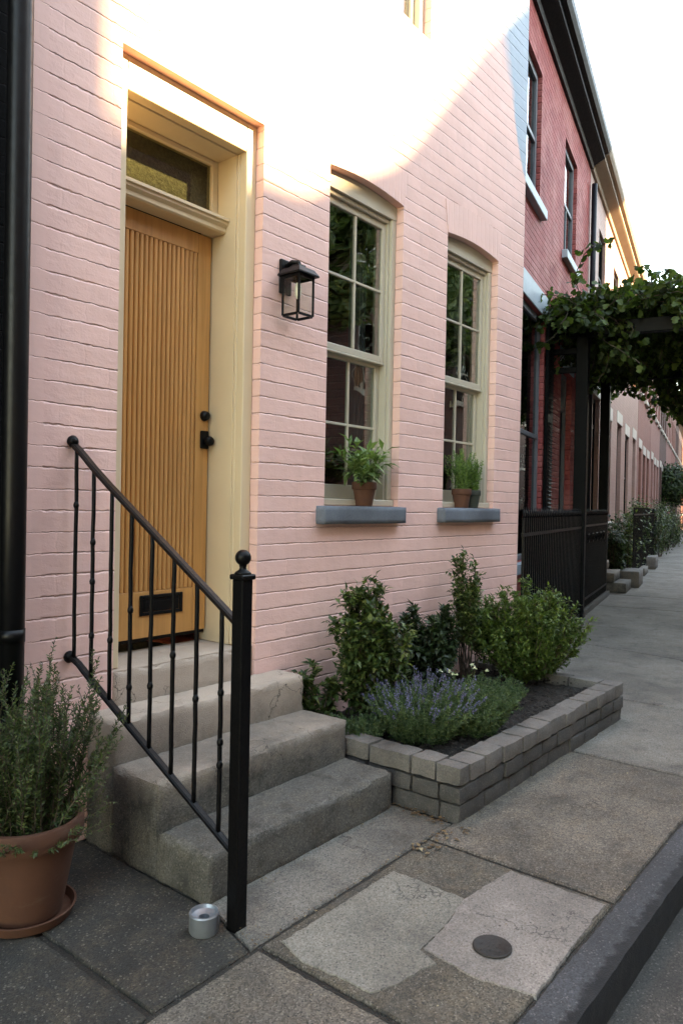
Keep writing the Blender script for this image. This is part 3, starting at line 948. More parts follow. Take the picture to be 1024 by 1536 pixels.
tag(build('saucer', bm, 'terracotta', None, loc=(*PC, 0), smooth='auto'), 'round terracotta saucer under the large rosemary pot', 'saucer')

def sprig(L, bmS, p, d, length, leaf_n, leaf_L, leaf_W, curve=.25, needles=True, r0=.003, up_pull=.3, taper=True):
    d = d.normalized(); pts = [Vector(p)]
    k = 9
    for i in range(k):
        d = (d + Vector((random.uniform(-1, 1), random.uniform(-1, 1), random.uniform(-.6, 1) * up_pull)) * curve).normalized()
        pts.append(pts[-1] + d * (length / k))
    if bmS is not None:
        tube(bmS, pts, [r0 * (1 - .8 * i / k) + .0004 for i in range(k + 1)], 5, False)
    for i in range(leaf_n):
        t = (i + random.random()) / leaf_n * .985 + .015
        a = min(int(t * k), k - 1); q = pts[a].lerp(pts[a + 1], t * k - a)
        ax = (pts[a + 1] - pts[a]).normalized()
        rd = rdir(); rd = (rd - ax * rd.dot(ax)).normalized()
        ld = (rd + ax * random.uniform(.35, 1.1)).normalized()
        s = 1.0 - (.45 * t if taper else 0)
        if needles:
            L.needle(q, ld, leaf_L * random.uniform(.7, 1.2) * s, leaf_W)
        else:
            L.leaf(q, ld, (0, 0, 1), leaf_L * random.uniform(.65, 1.25) * s, leaf_W * random.uniform(.8, 1.15) * s, random.uniform(.05, .25), random.uniform(.0, .35))
    return pts

def plant(name, label, cat, loc, parts, group=None):
    t = thing(name, label, cat, loc, group=group)
    for nm, obj, mat in parts:
        if isinstance(obj, Leaves):
            obj.build(nm, mat, t)
        else:
            build(nm, obj, mat, t)
    return t

# rosemary
L = Leaves(); bs = nb()
random.seed(21)
for i in range(120):
    a = random.uniform(0, 2 * PI); r = .12 * math.sqrt(random.random())
    base = Vector((PC[0] + r * math.cos(a), PC[1] + r * math.sin(a), .27))
    lean = Vector((math.cos(a), math.sin(a), 0)) * random.uniform(.05, .75) * (r / .12) + Vector((0, 0, 1))
    ln = random.uniform(.30, .62) * (1.0 if lean.xy.length < .3 else .82)
    pts = sprig(L, bs, base, lean, ln, int(260 * ln), .029, .0052, .10, True, .0026, .5)
    for j in range(random.randint(2, 5)):
        k = random.randint(3, 8)
        dd = (pts[k] - pts[k - 1]).normalized() + rdir(0) * .7
        sprig(L, bs, pts[k], dd, random.uniform(.05, .14), 30, .021, .0038, .12, True, .0014, .5)
for i in range(46):
    a = random.uniform(0, 2 * PI)
    base = Vector((PC[0] + .12 * math.cos(a), PC[1] + .12 * math.sin(a), .27))
    sprig(L, bs, base, Vector((math.cos(a), math.sin(a), random.uniform(.25, .7))), random.uniform(.10, .2), 40, .022, .004, .18, True, .0018, .2)
plant('rosemary_plant', 'tall bushy rosemary growing in the large terracotta pot', 'plant', (*PC, .27), [('stems', bs, 'stem'), ('foliage', L, 'rosemary')])

# pots on the window sills
def sill_pot(x, y, h, rb, rt, mat, label):
    return make_pot('window_pot', label, (x, y, ZS + .001), rb, rt, h, h * .30, mat)
sill_pot(3.70, -.004, .150, .052, .078, 'terracotta', 'terracotta pot standing alone on the grey sill of the window nearer the door')
sill_pot(4.915, -.004, .142, .052, .075, 'terracotta', 'brown terracotta pot on the far window sill, beside the dark green pot')
sill_pot(5.085, .0, .135, .046, .066, 'green_pot', 'dark green glazed pot on the far window sill')
random.seed(5)
L = Leaves(); bs = nb()
for i in range(30):
    a = random.uniform(0, 2 * PI)
    d = Vector((math.cos(a) * random.uniform(.3, 1.3), math.sin(a) * random.uniform(.1, .7) - .15, random.uniform(.35, 1.2)))
    ln = random.uniform(.15, .32)
    pts = sprig(L, bs, (3.70 + random.uniform(-.03, .03), -.004 + random.uniform(-.03, .03), ZS + .13), d, ln, 0, .05, .02, .22, False, .0022, -.2)
    for j in range(9):
        k = random.randint(2, 9)
        q = pts[k]; ld = (pts[k] - pts[k - 1]).normalized() + rdir(-.6) * .9
        L.leaf(q, ld + Vector((0, -.15, -.15)), (0, 0, 1), random.uniform(.06, .115), random.uniform(.026, .042), .15, random.uniform(.1, .5))
plant('leafy_window_plant', 'pale green broad leaved plant in the single terracotta sill pot', 'plant', (3.70, 0, ZS + .13), [('stems', bs, 'green_stem'), ('foliage', L, 'sage_leaf')])
for (px, py, n, hh, lab) in ((4.915, -.004, 60, .33, 'upright feathery green herb in the brown pot on the far sill'), (5.085, 0, 50, .25, 'spreading fine leaved herb in the dark green pot')):
    L = Leaves(); bs = nb()
    for i in range(n):
        a = random.uniform(0, 2 * PI)
        sp = .35 if hh > .2 else .8
        d = Vector((math.cos(a) * sp * random.random(), math.sin(a) * sp * .6 * random.random(), 1))
        sprig(L, bs, (px + random.uniform(-.04, .04), py + random.uniform(-.03, .03), ZS + .11), d, hh * random.uniform(.6, 1.1), 60, .032, .0055, .16, True, .0014, .3)
    plant('window_herb', lab, 'plant', (px, py, ZS + .11), [('stems', bs, 'green_stem'), ('foliage', L, 'herb')])

# ------------------------------------------------------------------ the raised planter
pl = thing('stone_planter', 'low raised planter bed of grey split stone blocks beside the steps', 'planter', (4.1, -.6, 0))
random.seed(11)
PX0, PX1, PY = 2.968, 5.215, -1.135
def course(z0, z1, off, inset, mat_list, lens, dep):
    bm = nb()
    # front run
    x = PX0 + inset
    i = 0
    first = True
    while x < PX1 - .03:
        ln = random.uniform(*lens) * (off if first else 1)
        first = False
        e = min(x + ln, PX1)
        if PX1 - e < .08: e = PX1
        j = random.uniform(-.006, .006)
        rough_box(bm, x + .002, e - .002, PY + inset + j, PY + dep + j * .5, z0, z1 + random.uniform(-.004, .003), .03, .0045, .009, random.uniform(0, 50))
        x = e
    # return along the steps
    y = PY + dep + .003
    first = True
    while y < -.30:
        ln = random.uniform(.20, .27) * (off if first else 1)
        first = False
        e = min(y + ln, -.28)
        j = random.uniform(-.004, .004)
        rough_box(bm, PX0 + inset + j, PX0 + dep + j, y + .002, e - .002, z0, z1 + random.uniform(-.004, .003), .03, .0045, .009, random.uniform(0, 50))
        y = e
    # far return
    y = PY + dep + .003
    while y < -.06:
        e = min(y + random.uniform(.18, .26), -.02)
        rough_box(bm, PX1 - dep, PX1 - inset * .5, y + .002, e - .002, z0, z1, .04, .0045, .009, random.uniform(0, 50))
        y = e
    return bm
bm = course(-.01, .078, 1.0, .004, None, (.22, .30), .11)
build('bottom_course', bm, 'block', pl, smooth='auto')
bm = course(.083, .165, .7, .0, None, (.20, .28), .11)
build('middle_course', bm, 'block', pl, smooth='auto')
bm = course(.170, .258, .62, -.006, None, (.14, .22), .125)
build('cap_course', bm, 'cap', pl, smooth='auto')
bm = nb()
NX, NY = 70, 34
g = [[bm.verts.new((PX0 + .06 + (PX1 - .12 - PX0) * i / NX, PY + .06 + (1.07) * j / NY, .196 + .022 * noise.noise(Vector((i * .35, j * .35, 0))) + .016 * noise.noise(Vector((i * 1.3, j * 1.3, 3))))) for j in range(NY + 1)] for i in range(NX + 1)]
for i in range(NX):
    for j in range(NY):
        bm.faces.new((g[i][j], g[i + 1][j], g[i + 1][j + 1], g[i][j + 1]))
for i in range(900):
    x = random.uniform(PX0 + .12, PX1 - .12); y = random.uniform(PY + .12, -.03); z = .21 + .016 * random.random()
    M = Matrix.Translation((x, y, z)) @ Matrix.Rotation(random.uniform(0, PI), 4, 'Z') @ Matrix.Rotation(random.uniform(-.5, .5), 4, 'X')
    xbox(bm, M, random.uniform(.008, .03), random.uniform(.005, .012), random.uniform(.003, .007))
build('soil', bm, 'soil', pl)

def shrub(name, label, loc, rx_, ry_, h, nstem, mat, leaf_L, leaf_W, per, seed, low=.12, spread=1.0, mid=.55, twig=5, flowers=None):
    """stems rise from one root, fork, and carry leaves out to an uneven egg-shaped outline"""
    random.seed(seed)
    L = Leaves(); bs = nb()
    base = Vector(loc)
    for i in range(nstem):
        a = 2 * PI * (i + random.random()) / nstem
        rr = math.sqrt(random.random())
        ht = h * random.uniform(.55, 1.0) * (1 - .35 * rr * rr)
        tip = base + Vector((math.cos(a) * rx_ * rr * random.uniform(.7, 1.12), math.sin(a) * ry_ * rr * random.uniform(.7, 1.12), ht))
        st = base + Vector((math.cos(a) * .03 * spread, math.sin(a) * .03 * spread, -.01))
        k = 10
        pts = []
        for j in range(k + 1):
            t = j / k
            p = st.lerp(tip, t)
            bow = math.sin(PI * t) * .12
            p += Vector((math.cos(a) * rx_ * rr, math.sin(a) * ry_ * rr, 0)) * bow * 1.6 + rdir() * .008
            pts.append(p)
        tube(bs, pts, [.0045 * (1 - .75 * j / k) + .0008 for j in range(k + 1)], 5, False)
        for j in range(per):
            t = random.uniform(low, 1.0) ** .85
            q = min(int(t * k), k - 1); p = pts[q].lerp(pts[q + 1], t * k - q)
            out = Vector((p.x - base.x, p.y - base.y, 0)) * 2.2 + rdir(-.3) * .6 + Vector((0, 0, .25))
            tw = random.uniform(.02, .10) * (h / .8) * (1 - .3 * t)
            pp = sprig(None, bs, p, out, tw, 0, 0, 0, .2, False, .0013, .2) if False else [p, p + out.normalized() * tw]
            tube(bs, pp, [.0012, .0006], 4, False)
            for m_ in range(twig):
                u = (m_ + .6) / twig
                c = pp[0].lerp(pp[-1], u)
                ld = out.normalized() * random.uniform(.2, 1) + rdir(-.7) * .9 + Vector((0, 0, -.1))
                L.leaf(c, ld, (random.uniform(-.3, .3), random.uniform(-.3, .3), 1), leaf_L * random.uniform(.6, 1.2), leaf_W * random.uniform(.7, 1.2), random.uniform(.05, .25), random.uniform(0, .4))
    parts = [('stems', bs, 'stem'), ('foliage', L, mat)]
    return plant(name, label, 'shrub', loc, parts, 'plants in the stone planter')
SZ = .20
shrub('leafy_shrub', 'rounded mid green shrub against the pink wall, nearest to the steps but one', (3.41, -.28, SZ), .22, .19, .86, 34, 'shrub', .052, .028, 44, 101)
shrub('seedling_shrub', 'small sparse seedling against the pink wall right beside the steps', (3.12, -.12, SZ), .20, .10, .46, 11, 'shrub', .055, .034, 13, 102)
shrub('dark_shrub', 'low dark green shrub at the wall behind the lavender', (4.17, -.18, SZ), .31, .18, .64, 36, 'shrub_dark', .056, .03, 40, 103)
shrub('slim_shrub', 'slender upright shrub, the tallest plant in the planter', (4.66, -.22, SZ), .15, .14, .97, 18, 'shrub', .044, .023, 48, 104, low=.40)
shrub('bright_shrub', 'wide bright green arching shrub at the far end of the planter', (5.0, -.50, SZ), (.47), .42, .74, 120, 'shrub_bright', .038, .017, 40, 105, low=.05, twig=7)
# lavender with flower spikes, and the greener clump next to it
def lavender(label, loc, r, h, n, flower, seed, name='lavender'):
    random.seed(seed)
    L = Leaves(); F_ = Leaves(); bs = nb()
    for i in range(n):
        a = random.uniform(0, 2 * PI); rr = math.sqrt(random.random())
        d = Vector((math.cos(a) * rr * .75, math.sin(a) * rr * .75, 1))
        st = Vector(loc) + Vector((math.cos(a) * rr * r * .55, math.sin(a) * rr * r * .55, 0))
        ln = h * random.uniform(.5, 1.0)
        pts = sprig(L, bs, st, d, ln, int(95 * ln / .3), .026, .0045, .09, True, .0016, .2)
        for k in range(2):
            j = random.randint(3, 7)
            sprig(L, bs, pts[j], (pts[j] - pts[j - 1]) + rdir() * .02, ln * .3, 22, .02, .004, .14, True, .001, .2)
        if random.random() < flower:
            q = pts[-1]; dd = (pts[-1] - pts[-2]).normalized()
            s = random.uniform(.03, .085)
            tube(bs, [q, q + dd * s], [.001, .0006], 4, False)
            for k in range(26):
                t = random.random()
                F_.leaf(q + dd * s * t, dd * .6 + rdir() * .8, (0, 0, 1), random.uniform(.007, .012), .007, .2, .1)
    parts = [('stems', bs, 'green_stem'), ('foliage', L, 'lavender_leaf')]
    if F_.v: parts.append(('flowers', F_, 'lavender_flower'))
    return plant(name, label, 'plant', loc, parts, 'plants in the stone planter')
lavender('lavender clump with purple flower spikes at the near end of the planter', (3.38, -.66, SZ), .27, .31, 320, .62, 31)
lavender('bushy green clump without flowers beside the purple lavender', (3.66, -.80, SZ), .24, .27, 260, .0, 32, 'green_clump')
lavender('low dark green clump filling the bed before the bright shrub', (4.22, -.66, SZ), .20, .20, 150, .0, 33, 'green_clump')
lavender('low straggling clump at the foot of the leafy shrub', (3.12, -.45, SZ), .14, .17, 80, .0, 34, 'green_clump')
random.seed(41)
L = Leaves(); heads = []; bs = nb()
for i in range(16):
    d = Vector((random.uniform(-.5, .5), random.uniform(-.5, .5), 1))
    pts = sprig(L, bs, (3.88 + random.uniform(-.05, .05), -.62 + random.uniform(-.05, .05), SZ), d, random.uniform(.18, .32), 16, .04, .018, .12, False, .0016, .3)
    if i < 9:
        F_ = Leaves(); heads.append(F_)
        for k in range(14):
            F_.leaf(pts[-1], rdir(-.2), (0, 0, 1), random.uniform(.012, .02), .012, .2, .1)
plant('white_flower_plant', 'small plant with white flower heads behind the lavender', 'plant', (3.88, -.62, SZ), [('stems', bs, 'green_stem'), ('foliage', L, 'shrub')] + [('flower_head', h_, 'white_flower') for h_ in heads], 'plants in the stone planter')

# fallen leaves and grit in the joints
random.seed(51)
L = Leaves()
def litter(x0, y0, x1, y1, n, w, big=.02):
    for i in range(n):
        t = random.random()
        p = Vector((x0 + (x1 - x0) * t + random.gauss(0, w), y0 + (y1 - y0) * t + random.gauss(0, w), .006 + random.random() * .004))
        a = random.uniform(0, 2 * PI)
        l = random.uniform(.35, 1) * big
        L.leaf(p, (math.cos(a), math.sin(a), random.uniform(-.05, .15)), (0, 0, 1), l, l * random.uniform(.4, .75), random.uniform(0, .2), random.uniform(-.2, .2))
litter(1.70, -1.10, 2.95, -1.10, 110, .012, .013)
litter(2.93, -1.08, 2.95, -.80, 70, .035, .026)
litter(1.80, -.82, 2.9, -.82, 40, .02, .013)
litter(3.2, -1.3, 5.2, -1.6, 50, .2, .014)
litter(2.62, -1.14, 2.96, -1.17, 30, .025, .035)
litter(3.0, -1.15, 5.2, -1.15, 70, .012, .014)
litter(2.7, -1.9, 5, -1.9, 60, .012, .012)
litter(1.9, -.81, 2.9, -.81, 30, .012, .014)
litter(1.7, -1.05, 1.8, -.98, 25, .02, .012)
litter(1.5, -1.6, 4.4, -1.3, 60, .25, .012)
litter(2.9, -.47, 2.6, -.47, 12, .02, .014)
o = L.build('fallen_leaves', 'litter')
o['kind'] = 'stuff'

# ================================================================== THE STREET BEYOND, in the turned frame (x along it, y into the houses)
FN = .40
OPP = Matrix.Translation((0, -9.2, 0)) @ Matrix.Rotation(PI, 4, 'Z')          # the far side of the road: x runs the other way, y away from the road
def S_house(name, label, s0, s1, mat, wins, doors, h=7.08, n=FN, eave='dark_eave', trim='grey_trim', lintel='blue_trim', sillm='blue_trim', eh=.32, over=.22, depth=7.0, F=STREET, flip=False):
    """wins: (x0, x1, z0, z1) openings; the wall, roof, eave and each window with its pane are parts"""
    t = thing(name, label, 'house', ((s0 + s1) / 2, n, 0), F)
    bm = nb()
    ops = [[(a, c), (b, c), (b, d), (a, d)] for a, b, c, d in wins + doors]
    holed_wall(bm, [(s0, -.1), (s1, -.1), (s1, h), (s0, h)], ops, n, .20)
    for a, b in (((s1, n), (s1, n + depth)), ((s1, n + depth), (s0, n + depth)), ((s0, n + depth), (s0, n))):
        bm.faces.new([bm.verts.new(p) for p in ((a[0], a[1], -.1), (b[0], b[1], -.1), (b[0], b[1], h), (a[0], a[1], h))])
    build('wall', bm, mat, t, F)
    bm = nb()
    # boxed eave with a sloping soffit and a half-round gutter along its lip
    prism_yz(bm, [(n - .0, h - .02), (n - .04, h - .02), (n - .06, h + .03), (n - over + .03, h + .10), (n - over, h + .12), (n - over, h + eh), (n + .05, h + eh)], s0 + .003, s1 - .003)
    ev = build('eave', bm, eave, t, F)
    bm = nb()
    prism_yz(bm, [(n - over - .003, h + eh * .55), (n - over - .06, h + eh * .60), (n - over - .095, h + eh * .78), (n - over - .10, h + eh + .02), (n - over - .08, h + eh + .02), (n - over - .003, h + eh - .0)], s0 + .004, s1 - .004)
    build('gutter', bm, eave, ev, F)
    bm = nb()
    prism_yz(bm, [(n - over + .02, h + eh + .004), (n + depth / 2, h + eh + 1.1), (n + depth, h + eh + .004)], s0, s1)
    build('roof', bm, 'roof', t, F)
    bm = nb(); box(bm, s0 + .05, s1 - .05, n + .9, n + .95, .0, h - .05); build('room', bm, 'room', t, F)
    for i, (a, b, c, d) in enumerate(wins):
        bm = nb()
        frame_bars(bm, a + .003, b - .003, n + .05, n + .12, c + .003, d - .003, .06, .08, .06, .004)
        box(bm, a + .064, b - .064, n + .055, n + .115, (c + d) / 2 - .025, (c + d) / 2 + .025, .003)
        box(bm, (a + b) / 2 - .012, (a + b) / 2 + .012, n + .06, n + .10, c + .064, (c + d) / 2 - .027)
        w = build('window', bm, trim, t, F)
        bm = nb(); box(bm, a + .05, b - .05, n + .078, n + .082, c + .05, d - .05); build('glass_pane', bm, 'glass_far' if F != OPP else 'glass', w, F)
        bm = nb(); box(bm, a - .10, b + .10, n - .075, n + .08, c - .115, c - .002, .006); build('sill', bm, sillm, t, F)
        if lintel and c < 3.5:
            bm = nb(); box(bm, a - .12, b + .12, n - .012, n + .1, d + .001, d + .27, .005); build('lintel', bm, lintel, t, F)
    for (a, b, c, d) in doors:
        bm = nb()
        frame_bars(bm, a + .003, b - .003, n + .08, n + .17, c + .003, d - .003, .07, .07, .03, .004)
        box(bm, a + .08, b - .08, n + .085, n + .15, d - .55, d - .48, .003)
        fr = build('door_frame', bm, trim, t, F)
        bm = nb(); box(bm, a + .07, b - .07, n + .125, n + .16, c + .03, d - .55); box(bm, a + .16, b - .16, n + .115, n + .126, c + .2, c + 1.0, .01); box(bm, a + .16, b - .16, n + .115, n + .126, c + 1.15, d - .68, .01)
        build('door', bm, 'shutter', t, F)
        bm = nb(); box(bm, a + .07, b - .07, n + .12, n + .124, d - .48, d - .07); build('transom_pane', bm, 'glass', fr, F)
        if lintel:
            bm = nb(); box(bm, a - .12, b + .12, n - .012, n + .1, d + .001, d + .27, .005); build('lintel', bm, lintel, t, F)
    return t

red = S_house('red_house', 'glossy red painted brick house with a deep near black eave, next to the pink house', 0.0, 6.42, 'red_brick',
        [(1.0, 2.95, .85, 3.80), (1.30, 2.50, 4.98, 6.55), (4.10, 5.10, 4.98, 6.55), (5.55, 6.1, 1.3, 3.45)], [(4.15, 5.05, .62, 3.42)], trim='grey_trim')
bm = nb()
box(bm, 2.99, 3.32, FN - .055, FN - .012, 1.35, 3.85, .004)
for k in range(46):
    z = 1.47 + k * .05
    if abs(z - 2.6) > .06:
        xbox(bm, Matrix.Translation((3.155, FN - .06, z)) @ Matrix.Rotation(R(38), 4, 'X'), .24, .045, .006)
build('shutter', bm, 'shutter', red, STREET)
bm = nb()
tube(bm, [(6.40, FN - .07, z) for z in (.1, 2.5, 5, 6.8)], .045, 12)
build('downspout', bm, 'dark_eave', red, STREET)

pale = S_house('pale_house', 'sunlit pale house with a tan boxed eave beyond the red house', 6.46, 16.5, 'pale_brick',
        [(7.6, 8.5, 5.0, 6.5), (9.9, 10.8, 5.0, 6.5), (12.2, 13.1, 5.0, 6.5), (14.6, 15.5, 5.0, 6.5), (9.2, 10.1, 1.2, 3.3), (13.0, 13.9, 1.2, 3.3)],
        [(7.3, 8.2, .5, 3.5), (11.2, 12.1, .5, 3.4), (15.0, 15.9, .5, 3.4)], eave='tan_eave', trim='shutter', lintel='pale_trim', sillm='pale_trim')
cols = [('salmon_brick', 'salmon brick row house'), ('rose_brick', 'rose pink row house'), ('brown_brick', 'brown red brick row house'), ('rose_brick', 'rose brick row house'), ('salmon_brick', 'salmon row house'), ('brown_brick', 'dark brick row house'), ('pale_brick', 'pale pink row house'), ('salmon_brick', 'salmon brick row house')]
after = ['just past the pale house', 'second past the pale house', 'third past the pale house', 'fourth past the pale house', 'fifth past the pale house', 'sixth past the pale house', 'seventh past the pale house', 'last in the row']
s = 16.54
for (mt, lab), af in zip(cols, after):
    w = 5.3
    S_house('row_house', lab + ' with pale lintels, ' + af, s, s + w - .04, mt,
            [(s + .5, s + 1.4, 4.9, 6.4), (s + 2.2, s + 3.1, 4.9, 6.4), (s + 3.9, s + 4.8, 4.9, 6.4), (s + 2.1, s + 3.0, 1.2, 3.2), (s + 3.7, s + 4.6, 1.2, 3.2)],
            [(s + .5, s + 1.4, .5, 3.3)], h=7.08, eave='tan_eave' if random.random() < .5 else 'pale_trim', trim='shutter', lintel='pale_trim', sillm='pale_trim')
    s += w
END = s
# the cross street's house closes the view
S_house('brick_corner_house', 'red brick house closing the far end of the street behind the round tree', -7.0, 9.0, 'salmon_brick',
        [(-5.5 + 2.2 * k, -4.4 + 2.2 * k, z, z + 1.7) for k in range(6) for z in (1.2, 4.6, 8.0)], [], h=11, n=0, eave='pale_trim', trim='pale_trim', lintel='pale_trim', sillm='pale_trim',
        F=STREET @ Matrix.Translation((END + 10, -6, 0)) @ Matrix.Rotation(R(-90), 4, 'Z'))

# ------------------------------------------------------------------ iron fence in front of the red house
def fence_run(name, label, s0, s1, n, z0, z1, step, F=STREET, spear=True, scroll=False):
    t = thing(name, label, 'fence', ((s0 + s1) / 2, n, 0), F)
    bm = nb()
    for z in (z0 + .10, z1 - .16):
        box(bm, s0, s1, n - .012, n + .012, z, z + .03)
    build('rails', bm, 'black_iron', t, F)
    k = int((s1 - s0) / step)
    for i in range(k):
        x = s0 + (i + .5) * (s1 - s0) / k
        bm = nb()
        box(bm, x - .0105, x + .0105, n - .0100, n + .0100, z0, z1)
        if spear:
            lathe(bm, [(.008, z1), (.017, z1 + .02), (.012, z1 + .045), (.0, z1 + .10)], (x, n, 0), 6)
        build('picket', bm, 'black_iron', t, F)
    if scroll:
        for i in range(int((s1 - s0) / .42)):
            x = s0 + .25 + i * .42
            bm = nb()
            for sg in (-1, 1):
                tube(bm, [(x + sg * (.02 + r_ * math.cos(a)), n - .02, z1 - .34 + r_ * math.sin(a)) for a, r_ in [(j * .42, .095 - .0052 * j) for j in range(17)]], .007, 5)
            build('scroll', bm, 'black_iron', t, F)
    return t
fence_run('iron_fence', 'black iron picket fence between the pink corner and the front pergola post', .03, 3.30, -.03, .0, 1.36, .09)
bm = nb(); rough_box(bm, .02, 3.3, -.10, .05, -.1, .09, .15, .006, .012, 4)
struct('kerb', bm, 'slab_dark', STREET)
g = fence_run('iron_gate', 'black iron gate with scrolls between the two left pergola posts', 3.48, 6.8, .06, .08, 1.36, .10, scroll=True)
bm = nb(); rough_box(bm, 3.3, 6.9, -.0, .12, -.1, .075, .15, .006, .012, 4)
struct('kerb', bm, 'slab_dark', STREET)

# ------------------------------------------------------------------ pergola over the pavement, grown over by a vine
per = thing('pergola', 'black timber pergola spanning the pavement in front of the red house', 'pergola', (5.1, -1.0, 0), STREET)
PZ = 3.62
for s_, n_ in ((3.39, .0), (3.39, -2.25), (6.9, .14), (6.9, -2.25)):
    bm = nb(); box(bm, s_ - .075, s_ + .075, n_ - .075, n_ + .075, .0, PZ - .001, .006); build('post', bm, 'shutter', per, STREET)
for s_, zz in ((3.39, PZ), (6.9, PZ)):
    bm = nb(); box(bm, s_ - .06, s_ + .06, -2.6, .38, zz, zz + .17, .006); build('cross_beam', bm, 'shutter', per, STREET)
for n_ in (.0, -2.25):
    bm = nb(); box(bm, 3.1, 7.3, n_ - .05, n_ + .05, PZ + .174, PZ + .30, .006); build('side_beam', bm, 'shutter', per, STREET)
for k in range(6):
    s_ = 3.75 + k * .58
    bm = nb(); box(bm, s_ - .03, s_ + .03, -2.6, .36, PZ + .304, PZ + .40, .004); build('rafter', bm, 'shutter', per, STREET)
for z in (3.42, 3.18):
    bm = nb(); box(bm, 3.36, 3.42, .076, FN - .02, z, z + .07, .004); build('wall_tie', bm, 'shutter', per, STREET)
random.seed(77)
L = Leaves(); bs = nb()
def vine_runner(p, d, n, step, sag, size, dens=3):
    p = Vector(p); d = Vector(d).normalized(); pts = [p.copy()]
    for i in range(n):
        d = (d + rdir() * .35 + Vector((0, 0, -sag))).normalized()
        p = p + d * step
        pts.append(p.copy())
        for k in range(dens):
            q = p + rdir() * random.uniform(.02, .088)
            ld = rdir(-1) * .8 + Vector((0, 0, -.55)) + d * .3
            L.lobed(q, ld, rdir(.2) + Vector((0, 0, .6)), size * random.uniform(.6, 1.25))
    tube(bs, pts, .006, 4, False)
# the mat on top: dense over the walk, thinning out towards the red wall
for i in range(1250):
    s_ = random.uniform(3.3, 8.0); n_ = random.uniform(-2.9, .35)
    zt = PZ + .36 + .14 * noise.noise(Vector((s_ * .9, n_ * .9, 2))) + random.uniform(-.12, .16) - max(0, n_ + .4) * .25
    vine_runner((s_, n_, zt), (random.uniform(-1, 1), random.uniform(-1, 1), random.uniform(-.1, .12)), random.randint(5, 9), .085, .04, .088)
# growth spilling over the front beam and hanging at the back
for i in range(55):
    n_ = random.uniform(-2.6, -.1)
    vine_runner((random.uniform(3.1, 3.4), n_, PZ + .42 + random.uniform(-.12, .12)), (-.5, random.uniform(-1, 1), .1), random.randint(3, 6), .075, .12, .088)
for i in range(170):
    n_ = random.uniform(-2.9, -.62)
    vine_runner((random.uniform(6.9, 8.4), n_, PZ + random.uniform(-.1, .3)), (random.uniform(-.3, .5), random.uniform(-.5, .5), -.6), random.randint(5, int(7 + 4 * min(1.5, -n_ - .6))), .085, .10, .088)
# long light shoots reaching left along the red wall
for i in range(140):
    vine_runner((random.uniform(3.0, 6.0), random.uniform(-.2, .25), PZ + .35 + random.uniform(-.2, .2)), (random.uniform(-1.0, .2), random.uniform(-.3, .3), random.uniform(-.15, .2)), random.randint(6, 11), .09, .05, .085, 3)
vn = thing('vine', 'dense dark green vine sprawling over the black pergola', 'vine', (5.1, -1.0, PZ), STREET)
L.build('foliage', 'vine', vn, STREET); build('stems', bs, 'stem', vn, STREET)

# ------------------------------------------------------------------ things along the pavement further on
def stoop(label, s0, s1, n0, n1, k, mat='step'):
    t = thing('stoop', label, 'stoop', ((s0 + s1) / 2, (n0 + n1) / 2, 0), STREET, group='stoops along the street')
    for i in range(k):
        bm = nb()
        rough_box(bm, s0, s1, n0 + (n1 - n0) * i / k, n1, .17 * i - (.02 if i == 0 else 0), .17 * (i + 1), .12, .006, .014, s0 + i)
        build('step', bm, mat, t, STREET)
stoop('concrete stoop at the first door of the pale house, just past the pergola', 7.3, 8.3, -.22, .38, 3)
stoop('low concrete stoop at the middle door of the pale house', 11.1, 12.2, -.25, .38, 3, 'slab_far')
stoop('concrete stoop at the last door of the pale house', 14.9, 16.0, -.25, .38, 3, 'slab_far')
for i, (s_, dsc) in enumerate(((8.5, 'pale stone planter trough on the pavement before the far iron fence'), (13.4, 'second stone trough on the pavement, beside the far iron fence'))):
    t = thing('stone_trough', dsc, 'trough', (s_, .05, 0), STREET)
    bm = nb(); rough_box(bm, s_ - .1, s_ + .9, -.34, .0, -.02, .30, .1, .006, .015, s_); build('trough_body', bm, 'cap', t, STREET)
def street_plant(label, s_, n_, h, r, mat, seed, lf=.09, name='street_shrub'):
    random.seed(seed)
    L = Leaves(); bs = nb()
    loc = STREET @ Vector((s_, n_, 0))
    for i in range(26):
        a = random.uniform(0, 2 * PI); rr = math.sqrt(random.random())
        tip = Vector((s_ + r * rr * math.cos(a), n_ + r * .6 * rr * math.sin(a), h * random.uniform(.55, 1)))
        b0 = Vector((s_ + .3 * r * rr * math.cos(a), n_ + .2 * r * math.sin(a), 0))
        tube(bs, [b0, b0.lerp(tip, .5) + rdir() * .05, tip], [.012, .008, .003], 4, False)
        for j in range(76):
            t = random.uniform(.12, 1)
            p = b0.lerp(tip, t) + rdir() * r * .28 * random.random()
            L.leaf(p, rdir(-.6), (0, 0, 1), lf * random.uniform(.6, 1.3), lf * .6, .15, .2)
    t = thing(name, label, 'shrub', (s_, n_, 0), STREET, group='plants along the far fence')
    L.build('foliage', mat, t, STREET); build('stems', bs, 'stem', t, STREET)
